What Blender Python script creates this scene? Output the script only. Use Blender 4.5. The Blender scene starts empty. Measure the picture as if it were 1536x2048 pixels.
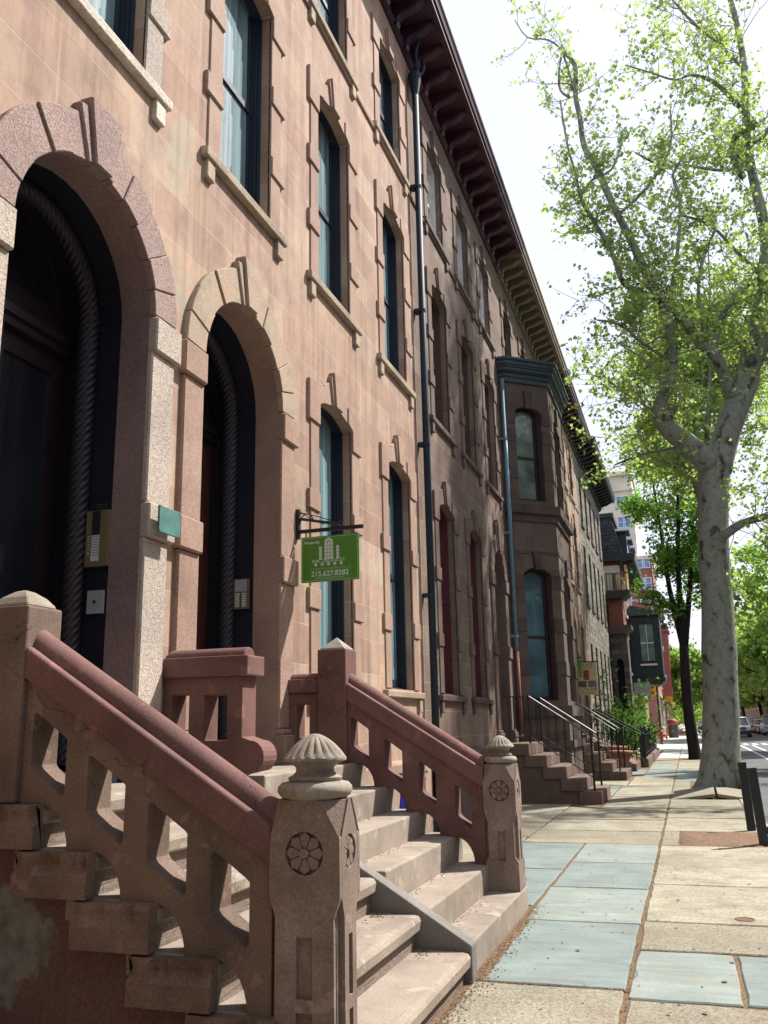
import bpy, bmesh, math, random
import numpy as np
from mathutils import Vector, Matrix
from mathutils.geometry import tessellate_polygon
R=math.radians; PI=math.pi
sc=bpy.context.scene; col=sc.collection
# ---------------------------------------------------------------- camera
def camera():
    f=1765.0; vx,vy=608.0,414.0
    dy=Vector((vx,-vy,-f)).normalized()
    k=f*f/(vy+vx*0.0204)
    up=Vector((-0.0204*k,k,-f)); up-=up.dot(dy)*dy; up.normalize()
    dx=dy.cross(up)
    M=Matrix((dx,dy,up)).to_4x4(); M.translation=Vector((0,0,1.5))
    cd=bpy.data.cameras.new('camera'); co=bpy.data.objects.new('camera',cd); col.objects.link(co)
    cd.sensor_fit='VERTICAL'; cd.sensor_height=24; cd.lens=24*f/2048; cd.clip_end=2000; cd.clip_start=0.05
    co.matrix_world=M; sc.camera=co
camera()
# ---------------------------------------------------------------- materials
def newmat(name):
    m=bpy.data.materials.new(name); m.use_nodes=True
    nt=m.node_tree; nt.nodes.clear()
    o=nt.nodes.new('ShaderNodeOutputMaterial'); b=nt.nodes.new('ShaderNodeBsdfPrincipled')
    nt.links.new(b.outputs[0],o.inputs[0]); return m,nt,b,o
def N(nt,t,**k):
    n=nt.nodes.new('ShaderNode'+t)
    for a,v in k.items():
        if a.startswith('i_'):
            key=a[2:]; key=int(key) if key.isdigit() else key.replace('_',' ')
            n.inputs[key].default_value=v
        else: setattr(n,a,v)
    return n
def ramp(nt,stops):
    r=nt.nodes.new('ShaderNodeValToRGB'); e=r.color_ramp.elements
    while len(e)<len(stops): e.new(0.5)
    for i,(p,c) in enumerate(stops): e[i].position=p; e[i].color=(*c,1) if len(c)==3 else c
    return r
def c4(c): return (c[0],c[1],c[2],1)
def mul(c,k): return tuple(min(1,x*k) for x in c)
def stone(name,c,var=0.25,rough=0.85,grain=60,bump=0.25,bdist=0.004,stain=0.25,stain_c=None,tint=None,scale=1.3,chip=0,layers=0,crack=0):
    m,nt,b,o=newmat(name); L=nt.links.new
    g=N(nt,'NewGeometry')
    n1=N(nt,'TexNoise',i_Scale=scale,i_Detail=6.0,i_Roughness=0.6); L(g.outputs['Position'],n1.inputs['Vector'])
    t=tint or mul(c,0.8)
    r1=ramp(nt,[(0.3,mul(c,1-var)),(0.5,c),(0.7,t)]); L(n1.outputs[0],r1.inputs[0])
    n2=N(nt,'TexNoise',i_Scale=grain,i_Detail=3.0); L(g.outputs['Position'],n2.inputs['Vector'])
    r2=ramp(nt,[(0.3,(0.74,)*3),(0.7,(1.15,)*3)]); L(n2.outputs[0],r2.inputs[0])
    mx=N(nt,'MixRGB',blend_type='MULTIPLY',i_Fac=1.0); L(r1.outputs[0],mx.inputs[1]); L(r2.outputs[0],mx.inputs[2])
    cur=mx.outputs[0]
    if stain:
        mp=N(nt,'Mapping'); mp.inputs['Scale'].default_value=(1.2,1.2,0.45); L(g.outputs['Position'],mp.inputs[0])
        n3=N(nt,'TexNoise',i_Scale=1.7,i_Detail=8.0,i_Roughness=0.65); L(mp.outputs[0],n3.inputs['Vector'])
        r3=ramp(nt,[(0.5,(0,0,0)),(0.72,(stain,)*3)]); L(n3.outputs[0],r3.inputs[0])
        m2=N(nt,'MixRGB'); m2.inputs[2].default_value=c4(stain_c or mul(c,0.35)); L(r3.outputs[0],m2.inputs[0]); L(cur,m2.inputs[1]); cur=m2.outputs[0]
    if crack:
        wv=N(nt,'TexNoise',i_Scale=4.0,i_Detail=6.0); L(g.outputs['Position'],wv.inputs['Vector'])
        s2=N(nt,'VectorMath',operation='SCALE'); s2.inputs['Scale'].default_value=0.4; L(wv.outputs[1],s2.inputs[0])
        a2=N(nt,'VectorMath',operation='ADD'); L(g.outputs['Position'],a2.inputs[0]); L(s2.outputs[0],a2.inputs[1])
        vo=N(nt,'TexVoronoi',feature='DISTANCE_TO_EDGE',i_Scale=1.7); L(a2.outputs[0],vo.inputs['Vector'])
        rc=ramp(nt,[(0.0,(1,1,1)),(0.008,(0,0,0))]); L(vo.outputs['Distance'],rc.inputs[0])
        nm=N(nt,'TexNoise',i_Scale=1.9,i_Detail=2.0); L(g.outputs['Position'],nm.inputs['Vector']); rm=ramp(nt,[(0.50,(0,0,0)),(0.58,(crack,)*3)]); L(nm.outputs[0],rm.inputs[0])
        mk=N(nt,'MixRGB',blend_type='MULTIPLY',i_Fac=1.0); L(rc.outputs[0],mk.inputs[1]); L(rm.outputs[0],mk.inputs[2])
        mc=N(nt,'MixRGB'); mc.inputs[2].default_value=c4(mul(c,0.22)); L(mk.outputs[0],mc.inputs[0]); L(cur,mc.inputs[1]); cur=mc.outputs[0]
        # patches where the face has flaked to paler stone
        nf=N(nt,'TexNoise',i_Scale=6.5,i_Detail=8.0,i_Roughness=0.6); L(g.outputs['Position'],nf.inputs['Vector']); rf=ramp(nt,[(0.61,(0,0,0)),(0.64,(0.6,)*3)]); L(nf.outputs[0],rf.inputs[0])
        mf=N(nt,'MixRGB'); mf.inputs[2].default_value=c4(mul(c,1.45)); L(rf.outputs[0],mf.inputs[0]); L(cur,mf.inputs[1]); cur=mf.outputs[0]
    L(cur,b.inputs['Base Color'])
    b.inputs['Roughness'].default_value=rough
    b.inputs['Specular IOR Level'].default_value=0.25
    bp=N(nt,'Bump',i_Strength=bump,i_Distance=bdist); L(n2.outputs[0],bp.inputs['Height']); last=bp
    if chip:
        v=N(nt,'TexVoronoi',i_Scale=chip); L(g.outputs['Position'],v.inputs['Vector'])
        rr=ramp(nt,[(0.0,(0,0,0)),(0.45,(1,1,1))]); L(v.outputs['Distance'],rr.inputs[0])
        b2=N(nt,'Bump',i_Strength=0.9,i_Distance=0.02); L(rr.outputs[0],b2.inputs['Height']); L(last.outputs[0],b2.inputs['Normal']); last=b2
    if layers:
        mp=N(nt,'Mapping'); mp.inputs['Scale'].default_value=(5,5,60); L(g.outputs['Position'],mp.inputs[0])
        n4=N(nt,'TexNoise',i_Scale=1.0,i_Detail=8.0,i_Roughness=0.7); L(mp.outputs[0],n4.inputs['Vector'])
        b3=N(nt,'Bump',i_Strength=layers,i_Distance=0.03); L(n4.outputs[0],b3.inputs['Height']); L(last.outputs[0],b3.inputs['Normal']); last=b3
    L(last.outputs[0],b.inputs['Normal']); return m
def ashlar(name,cols,mortar,bw=1.15,rh=0.395,ms=0.006,off=0.5,rough=0.88,bump=0.3,stain=0.3,stain_c=(0.1,0.07,0.06),rock=0.0,zoff=0.27,axis='yz',patch=0):
    m,nt,b,o=newmat(name); L=nt.links.new
    g=N(nt,'NewGeometry'); sp=N(nt,'SeparateXYZ'); cb=N(nt,'CombineXYZ'); L(g.outputs['Position'],sp.inputs[0])
    L(sp.outputs[{'yz':1,'xz':0}[axis]],cb.inputs[0])
    ad=N(nt,'Math',operation='ADD'); ad.inputs[1].default_value=zoff; L(sp.outputs[2],ad.inputs[0]); L(ad.outputs[0],cb.inputs[1])
    wn=N(nt,'TexNoise',i_Scale=0.9,i_Detail=4.0); L(g.outputs['Position'],wn.inputs['Vector'])
    wa=N(nt,'VectorMath',operation='SCALE'); wa.inputs['Scale'].default_value=0.02 if not rock else 0.05; L(wn.outputs[1],wa.inputs[0])
    va=N(nt,'VectorMath',operation='ADD'); L(cb.outputs[0],va.inputs[0]); L(wa.outputs[0],va.inputs[1])
    br=N(nt,'TexBrick'); br.offset=off; br.squash=1; br.squash_frequency=3; br.squash=0.7
    for k,v in (('Scale',1.0),('Mortar Size',ms),('Brick Width',bw),('Row Height',rh),('Bias',0.0),('Mortar Smooth',0.1)): br.inputs[k].default_value=v
    br.inputs['Color1'].default_value=(0,0,0,1); br.inputs['Color2'].default_value=(1,1,1,1); br.inputs['Mortar'].default_value=(0.5,0.5,0.5,1)
    L(va.outputs[0],br.inputs['Vector'])
    rp=ramp(nt,[(i/(len(cols)-1)*0.9+0.05,c) for i,c in enumerate(cols)]); L(br.outputs['Color'],rp.inputs[0])
    n2=N(nt,'TexNoise',i_Scale=2.2,i_Detail=8.0,i_Roughness=0.65); L(g.outputs['Position'],n2.inputs['Vector'])
    r2=ramp(nt,[(0.25,(0.72,0.72,0.74)),(0.5,(1,1,1)),(0.8,(1.2,1.16,1.08))]); L(n2.outputs[0],r2.inputs[0])
    mx=N(nt,'MixRGB',blend_type='MULTIPLY',i_Fac=1.0); L(rp.outputs[0],mx.inputs[1]); L(r2.outputs[0],mx.inputs[2])
    n6=N(nt,'TexNoise',i_Scale=13.0,i_Detail=6.0,i_Roughness=0.7); L(g.outputs['Position'],n6.inputs['Vector'])
    r6=ramp(nt,[(0.3,(0.86,0.86,0.87)),(0.5,(1,1,1)),(0.7,(1.1,1.08,1.05))]); L(n6.outputs[0],r6.inputs[0])
    mm=N(nt,'MixRGB',blend_type='MULTIPLY',i_Fac=1.0); L(mx.outputs[0],mm.inputs[1]); L(r6.outputs[0],mm.inputs[2]); mx=mm
    mo=N(nt,'MixRGB'); mo.inputs[2].default_value=c4(mortar); L(br.outputs['Fac'],mo.inputs[0]); L(mx.outputs[0],mo.inputs[1])
    mp=N(nt,'Mapping'); mp.inputs['Scale'].default_value=(1.0,1.0,0.3); L(g.outputs['Position'],mp.inputs[0])
    n3=N(nt,'TexNoise',i_Scale=1.1,i_Detail=9.0,i_Roughness=0.7); L(mp.outputs[0],n3.inputs['Vector'])
    r3=ramp(nt,[(0.47,(0,0,0)),(0.75,(stain,)*3)]); L(n3.outputs[0],r3.inputs[0])
    m2=N(nt,'MixRGB'); m2.inputs[2].default_value=c4(stain_c); L(r3.outputs[0],m2.inputs[0]); L(mo.outputs[0],m2.inputs[1])
    out=m2.outputs[0]
    if patch:
        np_=N(nt,'TexNoise',i_Scale=1.35,i_Detail=6.0,i_Roughness=0.5); L(g.outputs['Position'],np_.inputs['Vector']); rp_=ramp(nt,[(0.64,(0,0,0)),(0.665,(patch,)*3)]); L(np_.outputs[0],rp_.inputs[0])
        m3=N(nt,'MixRGB'); m3.inputs[2].default_value=(0.37,0.34,0.265,1); L(rp_.outputs[0],m3.inputs[0]); L(out,m3.inputs[1]); out=m3.outputs[0]
        mp9=N(nt,'Mapping'); mp9.inputs['Scale'].default_value=(1,7.0,0.35); L(g.outputs['Position'],mp9.inputs[0]); n9=N(nt,'TexNoise',i_Scale=1.0,i_Detail=6.0,i_Roughness=0.6); L(mp9.outputs[0],n9.inputs['Vector'])
        r9=ramp(nt,[(0.35,(0.80,0.78,0.77)),(0.5,(1,1,1)),(0.65,(1.08,1.07,1.05))]); L(n9.outputs[0],r9.inputs[0]); m4=N(nt,'MixRGB',blend_type='MULTIPLY',i_Fac=1.0); L(out,m4.inputs[1]); L(r9.outputs[0],m4.inputs[2]); out=m4.outputs[0]
    L(out,b.inputs['Base Color']); b.inputs['Roughness'].default_value=rough; b.inputs['Specular IOR Level'].default_value=0.2
    n5=N(nt,'TexNoise',i_Scale=70.0 if not rock else 9.0,i_Detail=5.0); L(g.outputs['Position'],n5.inputs['Vector'])
    b1=N(nt,'Bump',i_Strength=bump,i_Distance=0.004 if not rock else rock); L(n5.outputs[0],b1.inputs['Height'])
    b2=N(nt,'Bump',invert=True,i_Strength=0.5,i_Distance=0.006 if not rock else 0.04); L(br.outputs['Fac'],b2.inputs['Height']); L(b1.outputs[0],b2.inputs['Normal'])
    L(b2.outputs[0],b.inputs['Normal']); return m
def plain(name,c,rough=0.5,metal=0.0,var=0.15,spec=0.5,bump=0.0,scale=6,emit=0):
    m,nt,b,o=newmat(name); L=nt.links.new
    g=N(nt,'NewGeometry'); n1=N(nt,'TexNoise',i_Scale=float(scale),i_Detail=6.0); L(g.outputs['Position'],n1.inputs['Vector'])
    r1=ramp(nt,[(0.3,mul(c,1-var)),(0.7,mul(c,1+var))]); L(n1.outputs[0],r1.inputs[0]); L(r1.outputs[0],b.inputs['Base Color'])
    b.inputs['Roughness'].default_value=rough; b.inputs['Metallic'].default_value=metal; b.inputs['Specular IOR Level'].default_value=spec
    if bump:
        bp=N(nt,'Bump',i_Strength=bump,i_Distance=0.01); L(n1.outputs[0],bp.inputs['Height']); L(bp.outputs[0],b.inputs['Normal'])
    if emit: L(r1.outputs[0],b.inputs['Emission Color']); b.inputs['Emission Strength'].default_value=emit
    return m
def glass(name,c,rough=0.03,var=0.3,curtain=0):
    m,nt,b,o=newmat(name); L=nt.links.new
    g=N(nt,'NewGeometry'); mp=N(nt,'Mapping'); mp.inputs['Scale'].default_value=(1,9 if curtain else 1,0.25 if curtain else 1); L(g.outputs['Position'],mp.inputs[0])
    n1=N(nt,'TexNoise',i_Scale=1.6,i_Detail=4.0); L(mp.outputs[0],n1.inputs['Vector'])
    r1=ramp(nt,[(0.3,mul(c,1-var)),(0.7,mul(c,1+var))]); L(n1.outputs[0],r1.inputs[0]); L(r1.outputs[0],b.inputs['Base Color'])
    b.inputs['Roughness'].default_value=0.7; b.inputs['Specular IOR Level'].default_value=0.1
    b.inputs['Coat Weight'].default_value=1.0; b.inputs['Coat Roughness'].default_value=rough; b.inputs['Coat IOR'].default_value=1.6
    n2=N(nt,'TexNoise',i_Scale=1.3,i_Detail=1.0); L(g.outputs['Position'],n2.inputs['Vector'])
    bp=N(nt,'Bump',i_Strength=0.25,i_Distance=0.02); L(n2.outputs[0],bp.inputs['Height']); L(bp.outputs[0],b.inputs['Coat Normal'])
    return m
def leafmat(name,c1,c2,c3,tr=0.45):
    m,nt,b,o=newmat(name); L=nt.links.new; nt.nodes.remove(b)
    g=N(nt,'NewGeometry'); n1=N(nt,'TexNoise',i_Scale=1.1,i_Detail=3.0); L(g.outputs['Position'],n1.inputs['Vector'])
    wn=N(nt,'TexNoise',i_Scale=14.0,i_Detail=1.0); L(g.outputs['Position'],wn.inputs['Vector'])
    ad=N(nt,'MixRGB',i_Fac=0.5); L(n1.outputs[0],ad.inputs[1]); L(wn.outputs[0],ad.inputs[2])
    r1=ramp(nt,[(0.34,c1),(0.5,c2),(0.66,c3)]); L(ad.outputs[0],r1.inputs[0])
    d=N(nt,'BsdfDiffuse'); t=N(nt,'BsdfTranslucent'); L(r1.outputs[0],d.inputs[0])
    mm=N(nt,'MixRGB',blend_type='MULTIPLY',i_Fac=1.0); mm.inputs[2].default_value=(1.2,1.35,0.65,1); L(r1.outputs[0],mm.inputs[1]); L(mm.outputs[0],t.inputs[0])
    mx=N(nt,'MixShader'); mx.inputs[0].default_value=tr; L(d.outputs[0],mx.inputs[1]); L(t.outputs[0],mx.inputs[2])
    L(mx.outputs[0],o.inputs[0]); return m
def bark(name,cs,scale=5,zs=0.35):
    m,nt,b,o=newmat(name); L=nt.links.new
    g=N(nt,'NewGeometry'); mp=N(nt,'Mapping'); mp.inputs['Scale'].default_value=(1,1,zs); L(g.outputs['Position'],mp.inputs[0])
    n1=N(nt,'TexNoise',i_Scale=float(scale),i_Detail=5.0,i_Roughness=0.55,i_Distortion=0.2); L(mp.outputs[0],n1.inputs['Vector'])
    r=ramp(nt,cs); L(n1.outputs[0],r.inputs[0]); L(r.outputs[0],b.inputs['Base Color']); b.inputs['Roughness'].default_value=0.9; b.inputs['Specular IOR Level'].default_value=0.2
    n2=N(nt,'TexNoise',i_Scale=scale*5.0,i_Detail=6.0); L(mp.outputs[0],n2.inputs['Vector'])
    bp=N(nt,'Bump',i_Strength=0.5,i_Distance=0.02); L(n2.outputs[0],bp.inputs['Height']); L(bp.outputs[0],b.inputs['Normal']); return m
# ---------------------------------------------------------------- mesh builder
class MB:
    def __init__(s): s.v=[]; s.f=[]; s.m=[]; s.mi=0
    def add(s,vs,fs,mi=None):
        o=len(s.v); s.v+= [tuple(p) for p in vs]; mi=s.mi if mi is None else mi
        for f in fs: s.f.append(tuple(i+o for i in f)); s.m.append(mi)
        return s
    def box(s,x0,x1,y0,y1,z0,z1,mi=None):
        return s.add([(x0,y0,z0),(x1,y0,z0),(x1,y1,z0),(x0,y1,z0),(x0,y0,z1),(x1,y0,z1),(x1,y1,z1),(x0,y1,z1)],
            [(0,3,2,1),(4,5,6,7),(0,1,5,4),(1,2,6,5),(2,3,7,6),(3,0,4,7)],mi)
    def _m(s,ax,a,u,v):
        return {'x':(a,u,v),'y':(u,a,v),'z':(u,v,a)}[ax]
    def prism(s,poly,ax,a0,a1,mi=None):
        n=len(poly)
        vs=[s._m(ax,a0,*p) for p in poly]+[s._m(ax,a1,*p) for p in poly]
        tri=tessellate_polygon([[Vector((p[0],p[1],0)) for p in poly]]) if n>4 else None
        fs=[]
        if tri:
            for t in tri: fs.append(tuple(t)); fs.append((t[2]+n,t[1]+n,t[0]+n))
        else: fs=[tuple(range(n)),tuple(range(2*n-1,n-1,-1))]
        for i in range(n): j=(i+1)%n; fs.append((i,i+n,j+n,j))
        return s.add(vs,fs,mi)
    def holes(s,outer,holes,ax,a0,a1,mi=None):
        loops=[outer]+holes; pts=[p for l in loops for p in l]; n=len(pts)
        tri=tessellate_polygon([[Vector((p[0],p[1],0)) for p in l] for l in loops])
        vs=[s._m(ax,a0,*p) for p in pts]+[s._m(ax,a1,*p) for p in pts]; fs=[]
        for t in tri: fs.append(tuple(t)); fs.append((t[2]+n,t[1]+n,t[0]+n))
        o=0
        for l in loops:
            k=len(l)
            for i in range(k): j=(i+1)%k; fs.append((o+i,o+i+n,o+j+n,o+j))
            o+=k
        return s.add(vs,fs,mi)
    def sweep(s,sec,path,mi=None,closed_ends=True):
        # sec: (y,dz) pairs; path: (x,z) points
        n=len(sec); vs=[]
        for (x,z) in path: vs+=[(x,y,z+d) for (y,d) in sec]
        fs=[]
        for k in range(len(path)-1):
            for i in range(n):
                j=(i+1)%n; fs.append((k*n+i,k*n+j,(k+1)*n+j,(k+1)*n+i))
        if closed_ends: fs+=[tuple(range(n)),tuple(range(len(vs)-1,len(vs)-n-1,-1))]
        return s.add(vs,fs,mi)
    def lathe(s,prof,cx,cy,n=32,fn=None,mi=None,cz=0):
        vs=[];fs=[]
        for (r,z) in prof:
            for i in range(n):
                a=2*PI*i/n; rr=r*(fn(a,z) if fn else 1); vs.append((cx+rr*math.cos(a),cy+rr*math.sin(a),cz+z))
        for k in range(len(prof)-1):
            for i in range(n):
                j=(i+1)%n; fs.append((k*n+i,k*n+j,(k+1)*n+j,(k+1)*n+i))
        fs+=[tuple(range(n-1,-1,-1)),tuple(range((len(prof)-1)*n,len(prof)*n))]
        return s.add(vs,fs,mi)
    def tube(s,pts,rad,n=8,mi=None,lobes=0,twist=0,caps=True):
        pts=[Vector(p) for p in pts]; k=len(pts)
        if not hasattr(rad,'__len__'): rad=[rad]*k
        vs=[];fs=[]; nrm=None; L=0
        for i,p in enumerate(pts):
            t=(pts[min(i+1,k-1)]-pts[max(i-1,0)]).normalized()
            if nrm is None:
                nrm=t.orthogonal().normalized()
            nrm=(nrm-t*nrm.dot(t)).normalized(); bn=t.cross(nrm)
            if i: L+=(p-pts[i-1]).length
            for q in range(n):
                a=2*PI*q/n; r=rad[i]
                if lobes: r*=1+0.34*abs(math.cos((lobes*a-L*twist)/2))-0.16
                vs.append(p+nrm*(r*math.cos(a))+bn*(r*math.sin(a)))
        for i in range(k-1):
            for q in range(n):
                w=(q+1)%n; fs.append((i*n+q,i*n+w,(i+1)*n+w,(i+1)*n+q))
        if caps: fs+=[tuple(range(n-1,-1,-1)),tuple(range((k-1)*n,k*n))]
        return s.add(vs,fs,mi)
    def rot(s,M,start=0):
        s.v[start:]=[tuple(M@Vector(p)) for p in s.v[start:]]; return s
    def build(s,name,mats,parent=None,bevel=0,smooth=False,loc=None,rotz=0,seg=2,recalc=True,**tg):
        me=bpy.data.meshes.new(name); me.from_pydata(s.v,[],s.f)
        if not isinstance(mats,(list,tuple)): mats=[mats]
        for m in mats: me.materials.append(m)
        if len(mats)>1: me.polygons.foreach_set('material_index',s.m)
        if recalc:
            bm=bmesh.new(); bm.from_mesh(me); bmesh.ops.recalc_face_normals(bm,faces=bm.faces); bm.to_mesh(me); bm.free()
        if smooth: me.polygons.foreach_set('use_smooth',[True]*len(me.polygons))
        me.update()
        o=bpy.data.objects.new(name,me); col.objects.link(o)
        if loc: o.location=loc
        if rotz: o.rotation_euler=(0,0,rotz)
        if parent: setp(o,parent)
        if bevel:
            b=o.modifiers.new('bevel','BEVEL'); b.width=bevel; b.segments=seg; b.limit_method='ANGLE'; b.angle_limit=R(35)
        if tg: tag(o,**tg)
        return o
def wm(o):
    M=Matrix.Translation(o.location)@o.rotation_euler.to_matrix().to_4x4()
    return wm(o.parent)@o.matrix_parent_inverse@M if o.parent else M
def setp(o,p): o.parent=p; o.matrix_parent_inverse=wm(p).inverted()
def tag(o,label=None,cat=None,group=None,kind=None):
    if label: o['label']=label
    if cat: o['category']=cat
    if group: o['group']=group
    if kind: o['kind']=kind
    return o
def thing(name,label,cat,loc=(0,0,0),group=None,rotz=0):
    o=bpy.data.objects.new(name,None); col.objects.link(o); o.location=loc; o.rotation_euler=(0,0,rotz); o.empty_display_size=0.3
    return tag(o,label,cat,group)
def dup(o,parent=None):
    c=o.copy(); col.objects.link(c)
    if parent is not None: c.parent=parent
    for ch in list(o.children): dup(ch,c)
    return c
def text(name,s,size,mat,parent,origin,ux,uy,align='CENTER',bold=0,sx=1.0):
    cu=bpy.data.curves.new(name,'FONT'); cu.body=s; cu.size=size; cu.align_x=align; cu.extrude=0.0015; cu.offset=bold
    t=bpy.data.objects.new(name,cu); col.objects.link(t)
    dg=bpy.context.evaluated_depsgraph_get(); dg.update()
    me=bpy.data.meshes.new_from_object(t.evaluated_get(dg)); bpy.data.objects.remove(t); bpy.data.curves.remove(cu)
    ux=Vector(ux).normalized(); uy=Vector(uy).normalized(); uz=ux.cross(uy)
    M=Matrix((ux*sx,uy,uz)).transposed().to_4x4(); M.translation=Vector(origin); me.transform(M)
    me.materials.clear(); me.materials.append(mat)
    o=bpy.data.objects.new(name,me); col.objects.link(o); setp(o,parent); return o
# ---------------------------------------------------------------- palette
BR=[(0.345,0.225,0.175),(0.41,0.28,0.215),(0.37,0.25,0.19),(0.45,0.34,0.26),(0.38,0.245,0.195),(0.43,0.315,0.235),(0.355,0.24,0.185)]
def tone(cs,k,g=0): return [tuple((x*(1-g)+(sum(c)/3)*g)*k for x in c) for c in cs]
M={}
def rough_stone(name,c):
    m,nt,b,o=newmat(name); L=nt.links.new; g=N(nt,'NewGeometry')
    n=N(nt,'TexNoise',i_Scale=62.0,i_Detail=3.0,i_Roughness=0.55,i_Distortion=1.2); L(g.outputs['Position'],n.inputs['Vector'])
    r=ramp(nt,[(0.34,mul(c,0.74)),(0.43,mul(c,0.94)),(0.6,c),(0.8,mul(c,1.06))]); L(n.outputs[0],r.inputs[0])
    n2=N(nt,'TexNoise',i_Scale=1.5,i_Detail=5.0); L(g.outputs['Position'],n2.inputs['Vector']); r2=ramp(nt,[(0.3,(0.82,)*3),(0.7,(1.12,1.08,1.04))]); L(n2.outputs[0],r2.inputs[0])
    mx=N(nt,'MixRGB',blend_type='MULTIPLY',i_Fac=1.0); L(r.outputs[0],mx.inputs[1]); L(r2.outputs[0],mx.inputs[2]); L(mx.outputs[0],b.inputs['Base Color'])
    rr=ramp(nt,[(0.36,(0,0,0)),(0.52,(1,1,1))]); L(n.outputs[0],rr.inputs[0])
    bp=N(nt,'Bump',i_Strength=0.7,i_Distance=0.009); L(rr.outputs[0],bp.inputs['Height']); L(bp.outputs[0],b.inputs['Normal'])
    b.inputs['Roughness'].default_value=0.9; b.inputs['Specular IOR Level'].default_value=0.2; return m
M['ash1']=ashlar('brownstone_ashlar',BR,(0.49,0.38,0.30),ms=0.0045,patch=0.6,stain=0.34,stain_c=(0.17,0.12,0.09))
M['ash2']=ashlar('sooty_brownstone_ashlar',tone(BR,0.52,0.18),(0.33,0.25,0.19),stain=0.55)
M['ash3']=ashlar('dark_brownstone_ashlar',tone(BR,0.36,0.25),(0.12,0.09,0.08),stain=0.5)
M['ash4']=ashlar('tan_brownstone_ashlar',tone(BR,0.85,0.15),(0.36,0.28,0.2),stain=0.3)
M['schist']=ashlar('grey_schist_blocks',[(0.17,0.16,0.13),(0.25,0.23,0.18),(0.12,0.12,0.115),(0.30,0.27,0.2)],(0.09,0.085,0.08),bw=0.75,rh=0.27,ms=0.016,rock=0.09,bump=1.0,stain=0.3)
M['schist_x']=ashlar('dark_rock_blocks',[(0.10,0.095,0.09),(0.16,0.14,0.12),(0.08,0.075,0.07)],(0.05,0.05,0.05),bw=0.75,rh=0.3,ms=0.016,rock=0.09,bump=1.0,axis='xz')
M['trim1']=stone('brownstone_trim',(0.36,0.24,0.185),tint=(0.41,0.295,0.225),stain=0.3)
M['trim2']=stone('sooty_brownstone_trim',(0.17,0.12,0.10),stain=0.6,stain_c=(0.04,0.035,0.035))
M['trim3']=stone('dark_brownstone_trim',(0.12,0.088,0.08),stain=0.7,stain_c=(0.03,0.025,0.03))
M['rough']=rough_stone('vermiculated_pink_stone',(0.41,0.30,0.275))
M['roughw']=rough_stone('vermiculated_pale_stone',(0.54,0.465,0.405))
M['stoop']=stone('stoop_brownstone',(0.175,0.12,0.094),tint=(0.225,0.155,0.12),grain=90,var=0.4,scale=2.4,stain=0.65,stain_c=(0.10,0.075,0.06),bump=0.45,crack=0.9)
M['stoopred']=stone('reddish_shaded_stone',(0.175,0.09,0.08),tint=(0.205,0.11,0.095),grain=110,var=0.3,scale=2.6,stain=0.4,stain_c=(0.13,0.085,0.075),bump=0.35,crack=0.7)  # reddish stone, base darkened to carry the shade on the rail faces
M['newel']=stone('weathered_newel_stone',(0.24,0.175,0.145),tint=(0.31,0.245,0.205),grain=90,var=0.3,scale=3,stain=0.5,stain_c=(0.12,0.09,0.075),bump=0.4,crack=0.6)
M['finial']=stone('pale_finial_stone',(0.31,0.265,0.215),tint=(0.37,0.32,0.26),grain=80,var=0.35,scale=6,stain=0.6,stain_c=(0.14,0.12,0.10))
M['tread']=stone('worn_step_stone',(0.30,0.25,0.205),tint=(0.35,0.295,0.24),grain=120,var=0.3,scale=2.5,stain=0.5,stain_c=(0.20,0.15,0.11),bump=0.45,crack=0.7)
M['riser']=stone('spalled_riser_stone',(0.26,0.205,0.17),grain=50,bump=0.6,stain=0.4,layers=0.55)
M['sill']=stone('weathered_sill',(0.42,0.33,0.24),tint=(0.46,0.38,0.28),stain=0.45,grain=40,bump=0.6,bdist=0.01)
M['grey']=stone('grey_divider_stone',(0.20,0.185,0.17),tint=(0.25,0.22,0.2),stain=0.3,grain=90)
M['navy']=plain('navy_painted_wood',(0.009,0.018,0.036),rough=0.45,bump=0.1,scale=30)
M['maroon']=plain('maroon_painted_wood',(0.10,0.022,0.03),rough=0.5)
M['bayf']=plain('dark_bay_window_wood',(0.035,0.018,0.02),rough=0.5)
M['brownwood']=plain('brown_window_wood',(0.09,0.045,0.035),rough=0.5)
M['whitewood']=plain('white_window_wood',(0.62,0.62,0.6),rough=0.5)
M['darkdoor']=plain('dark_stained_wood',(0.022,0.014,0.016),rough=0.35,scale=12)
M['mahog']=plain('mahogany_wood',(0.08,0.032,0.022),rough=0.4,scale=12)
M['vest']=plain('navy_shade_vestibule_paint',(0.006,0.008,0.02),rough=0.6)  # dark navy paint that also carries the bluish shade of the recess
M['rope']=plain('dark_rope_stone',(0.022,0.018,0.026),rough=0.55,bump=0.3,scale=40)
M['paneA']=glass('curtained_window_glass',(0.15,0.24,0.26),var=0.6,curtain=1)
M['paneB']=glass('dark_window_glass',(0.035,0.05,0.055))
M['paneC']=glass('blind_window_glass',(0.07,0.15,0.18),curtain=0)
M['paneE']=glass('pale_green_window_glass',(0.17,0.23,0.20),var=0.7)
M['paneD']=glass('door_glass',(0.012,0.015,0.02),rough=0.05)
M['iron']=plain('black_wrought_iron',(0.012,0.012,0.014),rough=0.45)
M['steel']=plain('handrail_steel',(0.13,0.13,0.15),rough=0.5,metal=0.4)
M['brass']=plain('aged_brass',(0.22,0.19,0.105),rough=0.5,metal=0.3)
M['white']=plain('white_plastic',(0.62,0.62,0.62),rough=0.5,var=0.05)
M['greyplate']=plain('grey_plate',(0.35,0.35,0.36),rough=0.5,var=0.05)
M['black']=plain('black_rubber',(0.012,0.012,0.012),rough=0.7)
M['verd']=plain('verdigris_plaque',(0.06,0.17,0.15),rough=0.55,scale=12,var=0.25,bump=0.2)
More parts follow.
